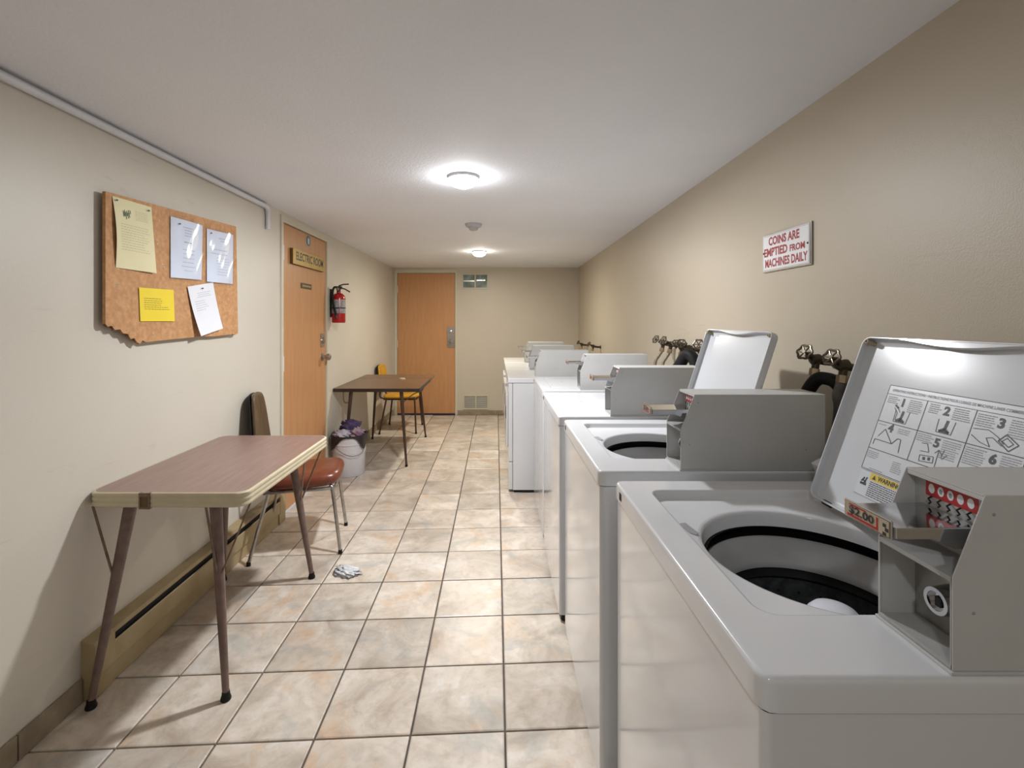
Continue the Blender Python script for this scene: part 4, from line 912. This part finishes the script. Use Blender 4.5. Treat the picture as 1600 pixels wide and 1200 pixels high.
def make_washer(label, loc, ext, open_lid, lean=17.8, group='top-loading washers in a row'):
    t = tag(empty('washing_machine', loc), label, 'washer', group)
    # cabinet
    mb = MB(); B = (0.0045, WD-0.002, 0.0045, WW-0.0045, 0.012)
    mb.loops([rrl2(0.004, 0.030, *B), rrl2(0, 0.033, *B), rrl2(0, 0.882, *B)], closed_start=True, closed_end=not open_lid); mb.build('cabinet', 'enamel_side', t, smooth=30)
    mb = MB(); mb.box((0.03, 0.02, 0.012), (0.05, WW-0.02, 0.030)); mb.build('toe_rail', 'dark', t)
    for x in (0.035, WD-0.04):
        for y in (0.03, WW-0.03):
            mb = MB(); mb.cyl((x, y, 0.0006), (x, y, 0.032), 0.020, 0.014, n=16); mb.build('foot', 'black', t)
    # cap with lid well and tub opening
    O = (0.0, WD, 0.0, WW, 0.018); R = (RX0, RX1, RY0, RY1, 0.030)
    mb = MB(); zf = WT-0.020
    def circ(r, z): return [(CX+r*math.cos(a), CY+r*math.sin(a), z) for a in ANG]
    Ls = [rrloop(0.012, 0.884, *O), rrloop(0.002, 0.884, *O), rrloop(0.0, 0.886, *O), rrloop(0.0, WT-0.008, *O), rrloop(0.001, WT-0.0045, *O), rrloop(0.0033, WT-0.0014, *O), rrloop(0.008, WT, *O),
          rrloop(-0.004, WT, *R), rrloop(0.0, WT-0.001, *R), rrloop(0.004, WT-0.006, *R), rrloop(0.008, zf+0.004, *R), rrloop(0.015, zf, *R),
          circ(CR+0.012, zf-0.0005), circ(CR+0.004, zf-0.003), circ(CR, zf-0.008), circ(CR-0.002, zf-0.035)]
    mb.loops(Ls); mb.build('top_cap', 'enamel', t, smooth=50, wn=True)
    # lid switch slot and latch hole in the front lip
    mb = MB(); mb.prism([(0.0, 0.0), (0.014, 0.004), (0.022, -0.046), (0.014, -0.056), (0.004, -0.046), (-0.002, -0.010)], (RX0+0.017, 0.475, zf+0.0001), (1, 0, 0), (0, 1, 0), (0, 0, 0.0012)); mb.build('lid_switch_slot', 'greyink', t, smooth=0)
    mb = MB(); mb.box((-0.0012, WW-0.066, WT-0.032), (0.0006, WW-0.050, WT-0.014)); mb.build('latch_hole', 'black', t, smooth=0)
    # tub (offset slightly towards the wall)
    TX, TY = CX+0.012, CY
    if open_lid:
        mb = MB(); mb.lathe([(CR-0.003, 0.872), (CR+0.030, 0.868), (CR+0.034, 0.845), (CR+0.0, 0.846)], (TX-0.006, TY, 0), n=72); mb.build('tub_gasket', 'black', t)
        mb = MB(); mb.lathe([(CR+0.012, 0.832), (CR+0.008, 0.845), (CR+0.001, 0.849), (CR-0.006, 0.845), (CR-0.018, 0.822), (CR-0.030, 0.806), (CR-0.034, 0.800), (CR-0.034, 0.792)], (TX-0.004, TY, 0), n=72); mb.build('tub_ring', 'tubgrey', t)
        mb = MB(); prof = [(CR-0.026, 0.797), (CR-0.028, 0.780), (CR-0.034, 0.772), (CR-0.026, 0.764), (CR-0.024, 0.74), (CR-0.024, 0.46), (CR-0.05, 0.43), (0.0005, 0.42)]
        mb.lathe(prof, (TX, TY, 0), n=72, mi=0, mis=[1, 1, 1, 0, 0, 0, 0])
        for r_ in range(7):
            for k in range(26):
                a = 2*PI*(k+0.5*(r_ % 2))/26; r2 = CR-0.0255; z = 0.735-0.038*r_; p = V(TX+r2*math.cos(a), TY+r2*math.sin(a), z); u = V(-math.sin(a), math.cos(a), 0)
                mb.add([p+u*0.0032*math.cos(q*PI/3)+V(0, 0, 1)*0.0032*math.sin(q*PI/3) for q in range(6)], [tuple(range(6))], 2)
        mb.build('basket', ['basket', 'tubgrey' if False else 'black', 'dark'], t)
        mb = MB(); mb.lathe([(0.0005, 0.812), (0.020, 0.811), (0.036, 0.805), (0.045, 0.795), (0.048, 0.78), (0.044, 0.77), (0.038, 0.74), (0.040, 0.60), (0.055, 0.50), (0.12, 0.45)], (TX+0.018, TY-0.012, 0), n=40)
        for k in range(4):
            a = k*PI/2+0.4; c, s_ = math.cos(a), math.sin(a); mb.prism([(0.035, 0.47), (0.13, 0.455), (0.075, 0.56), (0.045, 0.73), (0.035, 0.74)], (TX+0.018+0.004*s_, TY-0.012-0.004*c, 0), (c, s_, 0), (0, 0, 1), (-s_*0.008, c*0.008, 0))
        mb.build('agitator', 'agit', t)
    # rear console wedge
    mb = MB(); mb.prism([(0.550, WT), (0.522, WT+0.050), (0.575, WT+0.078), (0.640, WT+0.060), (0.648, WT)], (0, 0.145, 0), (1, 0, 0), (0, 0, 1), (0, 0.548, 0)); mb.build('rear_console', 'enamel', t, bevel=0.004)
    # lid
    if open_lid:
        y0, y1, ln = 0.128, 0.590, 0.412
        mb = lid_local(y0, y1, ln, None); lid = mb.build('lid', ['enamel', 'enamel_lid'], t, loc=(HX, 0, WT-0.004), smooth=40, wn=True)
        lid.rotation_euler = (0, math.radians(90+(lean)), 0)
        for y in (y0+0.016, y1-0.016):
            mb = MB(); mb.lathe([(0.006, 0), (0.0055, -0.008), (0.003, -0.009), (0.0028, -0.004)], (-ln+0.013, y, -0.018), (0, 0, 1), 14); mb.cyl((-ln+0.013, y, -0.004), (-ln+0.013, y, -0.018), 0.006, n=12); mb.build('bumper', 'plug', lid)
        mb = MB(); yc = (y0+y1)/2      # finger pull along the free edge
        n = 20; up = []; lo = []
        for i in range(n+1):
            s = -1+2*i/n; w_ = 0.011*(0.5+0.5*math.cos(PI*s))**0.7; yy = yc+s*0.13; up.append((-ln+0.003, yy, -0.0225)); lo.append((-ln+0.004+w_, yy, -0.0225))
        fs = [(i, i+1, n+2+i, n+1+i) for i in range(n)]; mb.add(up+lo, fs)
        mb.add([(a, b, c_+0.014) for a, b, c_ in lo]+lo, [(i, i+1, n+2+i, n+1+i) for i in range(n)]); mb.build('finger_pull', 'enamel', lid)
        for y in (y0+0.05, y1-0.05):
            mb = MB(); mb.cyl((0.0, y-0.012, -0.010), (0.0, y+0.012, -0.010), 0.006, n=12); mb.build('hinge', 'black', lid)
    else:
        y0, y1, ln = 0.1265, 0.6255, 0.402
        lid = lid_local(y0, y1, ln, None).build('lid', ['enamel', 'enamel_lid'], t, loc=(HX+0.005, 0, WT+0.0003), smooth=40, wn=True)
        mb = MB()
        for (a, b) in ((0.30, 0.38), (0.31, 0.375), (0.34, 0.52)): mb.box((-a, b, 0.0), (-a+0.012, b+0.008, 0.0004))
        mb.build('scuff_mark', 'greyink', lid, smooth=0)
    build_coin_meter(t, ext)
    return t, lid
w1, lid1 = make_washer('nearest washer, lid open with printed instructions, price card on its coin slide', (0.320, 0.565, 0), 0.058, True, 19.6)
lid_label().build('instruction_label', ['labelw', 'ink', 'greyink', 'yellow'], lid1, smooth=0)
w2, lid2 = make_washer('second washer from the front, plain white lid standing open', (0.294, 1.340, 0), 0.078, True)
mb = MB()
for k in range(26):
    v = rnd.choice((0.10, 0.11, 0.12, 0.06, 0.13)) + rnd.uniform(-0.012, 0.012); y = rnd.choice((0.20, 0.22, 0.215, 0.40, 0.46)) + rnd.uniform(-0.012, 0.012); a = rnd.uniform(0.002, 0.006); b = rnd.uniform(0.0006, 0.0016)
    mb.quad((-v, y, -0.0036), (-v-a, y, -0.0036), (-v-a, y+b, -0.0036), (-v, y+b, -0.0036))
mb.build('worn_print', 'greyink', lid2, smooth=0)
w3, _ = make_washer('third washer from the front, lid closed, behind the second open washer', (0.280, 2.105, 0), 0.075, False)
w4, _ = make_washer('farthest washer, lid closed, next to the dryers', (0.285, 2.890, 0), 0.075, False)

DH_ = 0.902
def make_dryer(label, loc):
    t = tag(empty('dryer', loc), label, 'dryer', 'dryers at the far end of the row')
    W, Dp = 0.68, 0.70
    mb = MB(); B = (0.040, Dp, 0.003, W-0.003, 0.010)
    mb.loops([rrl2(0, 0.022, *B), rrl2(0, 0.862, *B)], closed_start=True, closed_end=True); mb.build('cabinet', 'enamel_side', t, smooth=30)
    mb = MB(); B = (0.0, Dp, 0.0, W, 0.014)
    mb.loops([rrl2(0.004, 0.864, *B), rrl2(0, 0.866, *B), rrl2(0, DH_-0.008, *B), rrl2(0.003, DH_-0.002, *B), rrl2(0.009, DH_, *B)], closed_start=True, closed_end=True); mb.build('top_cap', 'enamel', t, smooth=50, wn=True)
    mb = MB(); mb.box((0.006, 0.004, 0.245), (0.038, W-0.004, 0.862)); mb.build('front_panel', 'enamel_side', t, bevel=0.004)
    mb = MB(); mb.box((0.006, 0.004, 0.024), (0.038, W-0.004, 0.241)); mb.build('lower_panel', 'enamel_side', t, bevel=0.004)
    mb = MB(); mb.box((-0.010, 0.11, 0.33), (0.006, 0.57, 0.76)); dr = mb.build('door', 'enamel', t, bevel=0.008, seg=3)
    mb = MB(); mb.box((-0.013, 0.125, 0.56), (-0.009, 0.150, 0.66)); mb.build('door_handle', 'black', dr)
    mb = MB(); mb.box((0.05, 0.01, 0.001), (Dp-0.02, W-0.01, 0.022)); mb.build('plinth', 'dark', t)
    mb = MB(); mb.box((-0.001, 0.05, 0.880), (0.001, 0.075, 0.888)); mb.build('emblem_plate', 'black', t)
    build_coin_meter(t, 0.070, x=0.222, z=DH_)
    return t
make_dryer('dryer nearest the washers, its side facing the room', (0.092, 3.690, 0))
make_dryer('middle dryer of the three at the far end', (0.092, 4.375, 0))
make_dryer('farthest dryer against the back of the room', (0.092, 5.060, 0))

# ------------------------------------------------------------------ taps and hoses on the right wall
def tap(y, label, z=1.215, wx=0.985, wdir=(-0.80, -0.30, 0.42), face=True, scale=1.0, sag=0.0):
    xw = XR(y); t = tag(empty('water_tap', (xw-0.001, y, z)), label, 'tap', 'taps above the washers')
    s = scale; L_ = (xw-wx)                       # distance wall -> wheel
    mb = MB(); mb.lathe([(0.0005, 0.0), (0.021*s, 0.0), (0.019*s, -0.006), (0.010*s, -0.008)], (0, 0, 0), (1, 0, 0), 20); mb.build('wall_flange', 'darkmetal', t)
    mb = MB(); mb.tube([(-0.004, 0, 0), (-L_*0.35, 0, 0.004), (-L_*0.62, 0, 0.012)], [0.010*s, 0.013*s], n=12, smooth=3)
    mb.lathe([(0.0005, -0.018), (0.014, -0.015), (0.017, 0.0), (0.014, 0.015), (0.0005, 0.018)], (-L_*0.62, 0, 0.012), (1, 0, 0.3), 16)
    mb.tube([(-L_*0.62, 0, 0.012), (-L_*0.85, -0.004, 0.026)], [0.012*s, 0.009*s], n=12); mb.tube([(-L_*0.60, 0, 0.008), (-L_*0.66, -0.003, -0.022)], 0.011*s, n=12)
    mb.build('body', 'darkmetal', t)
    mb = MB(); mb.cyl((-L_*0.66, -0.003, -0.018), (-L_*0.70, -0.004, -0.040), 0.0145*s, n=6); mb.build('outlet_nut', 'brass', t, smooth=0)
    c = V(-L_*0.98, -0.006, 0.036); d = Vector(wdir).normalized(); u, v = basis(d)
    mb = MB(); mb.cyl(c-d*0.014, c+d*0.004, 0.005, n=10); n = 30; R = 0.023*s
    mb.tube([c+(u*math.cos(2*PI*k/n)+v*math.sin(2*PI*k/n))*(R*(1+0.10*math.cos(6*2*PI*k/n))) for k in range(n+1)], 0.0038, n=8)
    for k in range(3):
        a = PI*k/3; e = (u*math.cos(a)+v*math.sin(a))*R; mb.tube([c-e, c+e], 0.0026, n=6)
    mb.build('handle', 'wheel' if face else 'darkmetal', t)
    return V(xw-0.001-L_*0.70, y-0.004, z-0.040)
def hose(name, label, pts, r, m, group=None, cat='hose'):
    mb = MB(); o = mb.tube(pts, r, n=12, smooth=7).build(name, m); return tag(o, label, cat, group)
a = tap(1.505, 'water tap over the second washer, the farther of the near pair', z=1.222); hose('water_hose', 'dark hose falling from the farther tap of the near pair', [a, a+V(-0.012, 0.01, -0.04), (0.990, 1.52, 1.10), (1.015, 1.53, 0.98), (1.02, 1.53, 0.80), (1.02, 1.53, 0.45)], 0.0095, 'hose')
b = tap(1.385, 'water tap half hidden by the open lid, the nearer of the near pair', z=1.215); hose('water_hose', 'grey hose falling beside the open instruction lid', [b, b+V(-0.008, 0.004, -0.04), (1.012, 1.385, 1.10), (1.010, 1.39, 1.00), (1.03, 1.40, 0.85), (1.035, 1.40, 0.45)], 0.0135, 'hose')
a = tap(2.905, 'farthest water tap of the middle cluster', z=1.205); hose('water_hose', 'khaki hose from the farthest tap of the middle cluster', [a, a+V(-0.02, 0, -0.03), (0.985, 2.90, 1.10), (0.98, 2.90, 1.0), (1.0, 2.9, 0.85), (1.02, 2.9, 0.45)], 0.0095, 'hose_tan')
a = tap(2.775, 'second water tap of the middle cluster', z=1.205); hose('water_hose', 'khaki hose from the second tap of the middle cluster', [a, a+V(-0.02, 0, -0.03), (0.985, 2.77, 1.10), (0.975, 2.77, 1.0), (1.0, 2.77, 0.85), (1.02, 2.77, 0.45)], 0.0095, 'hose_tan')
a = tap(2.665, 'third water tap of the middle cluster, its wheel turned up', z=1.195, wx=1.02, wdir=(-0.3, -0.5, 0.8)); hose('water_hose', 'thin pale hose from the third tap of the middle cluster', [a, (1.03, 2.66, 1.10), (1.03, 2.66, 0.9), (1.03, 2.66, 0.45)], 0.006, 'hose_tan')
a = tap(2.560, 'nearest water tap of the middle cluster, wheel facing down', z=1.195, wx=1.01, wdir=(-0.35, -0.9, -0.25)); hose('water_hose', 'thin pale hose from the nearest tap of the middle cluster', [a, (1.02, 2.56, 1.10), (1.02, 2.56, 0.9), (1.02, 2.56, 0.45)], 0.006, 'hose_tan')
tap(2.290, 'single water tap whose round wheel shows beside the plain open lid', z=1.205, wdir=(-0.55, -0.8, 0.2))
tap(5.170, 'dark tap just above the middle dryer', z=1.06, wx=1.02, face=False); tap(5.95, 'farthest dark tap in the back corner', z=1.04, wx=1.04, face=False)
hose('drain_hose', 'thick black drain hose arching over behind the second washer', [(0.985, 1.56, 0.50), (0.985, 1.55, 0.95), (0.990, 1.52, 1.08), (1.00, 1.475, 1.165), (1.015, 1.44, 1.18), (1.03, 1.405, 1.16), (1.04, 1.365, 1.08), (1.04, 1.350, 0.9), (1.04, 1.350, 0.45)], 0.020, 'black')
hose('drain_hose', 'black drain hose arch behind the third washer', [(0.975, 2.60, 0.50), (0.975, 2.58, 1.0), (0.99, 2.51, 1.13), (1.01, 2.46, 1.18), (1.03, 2.42, 1.13), (1.035, 2.40, 1.0), (1.035, 2.39, 0.5)], 0.030, 'black')
hose('drain_hose', 'small grey hose loop beside the plain open lid', [(1.02, 2.335, 0.50), (1.02, 2.33, 1.0), (1.02, 2.315, 1.12), (1.03, 2.285, 1.14), (1.04, 2.265, 1.10), (1.045, 2.26, 1.0), (1.045, 2.26, 0.5)], 0.014, 'hose')
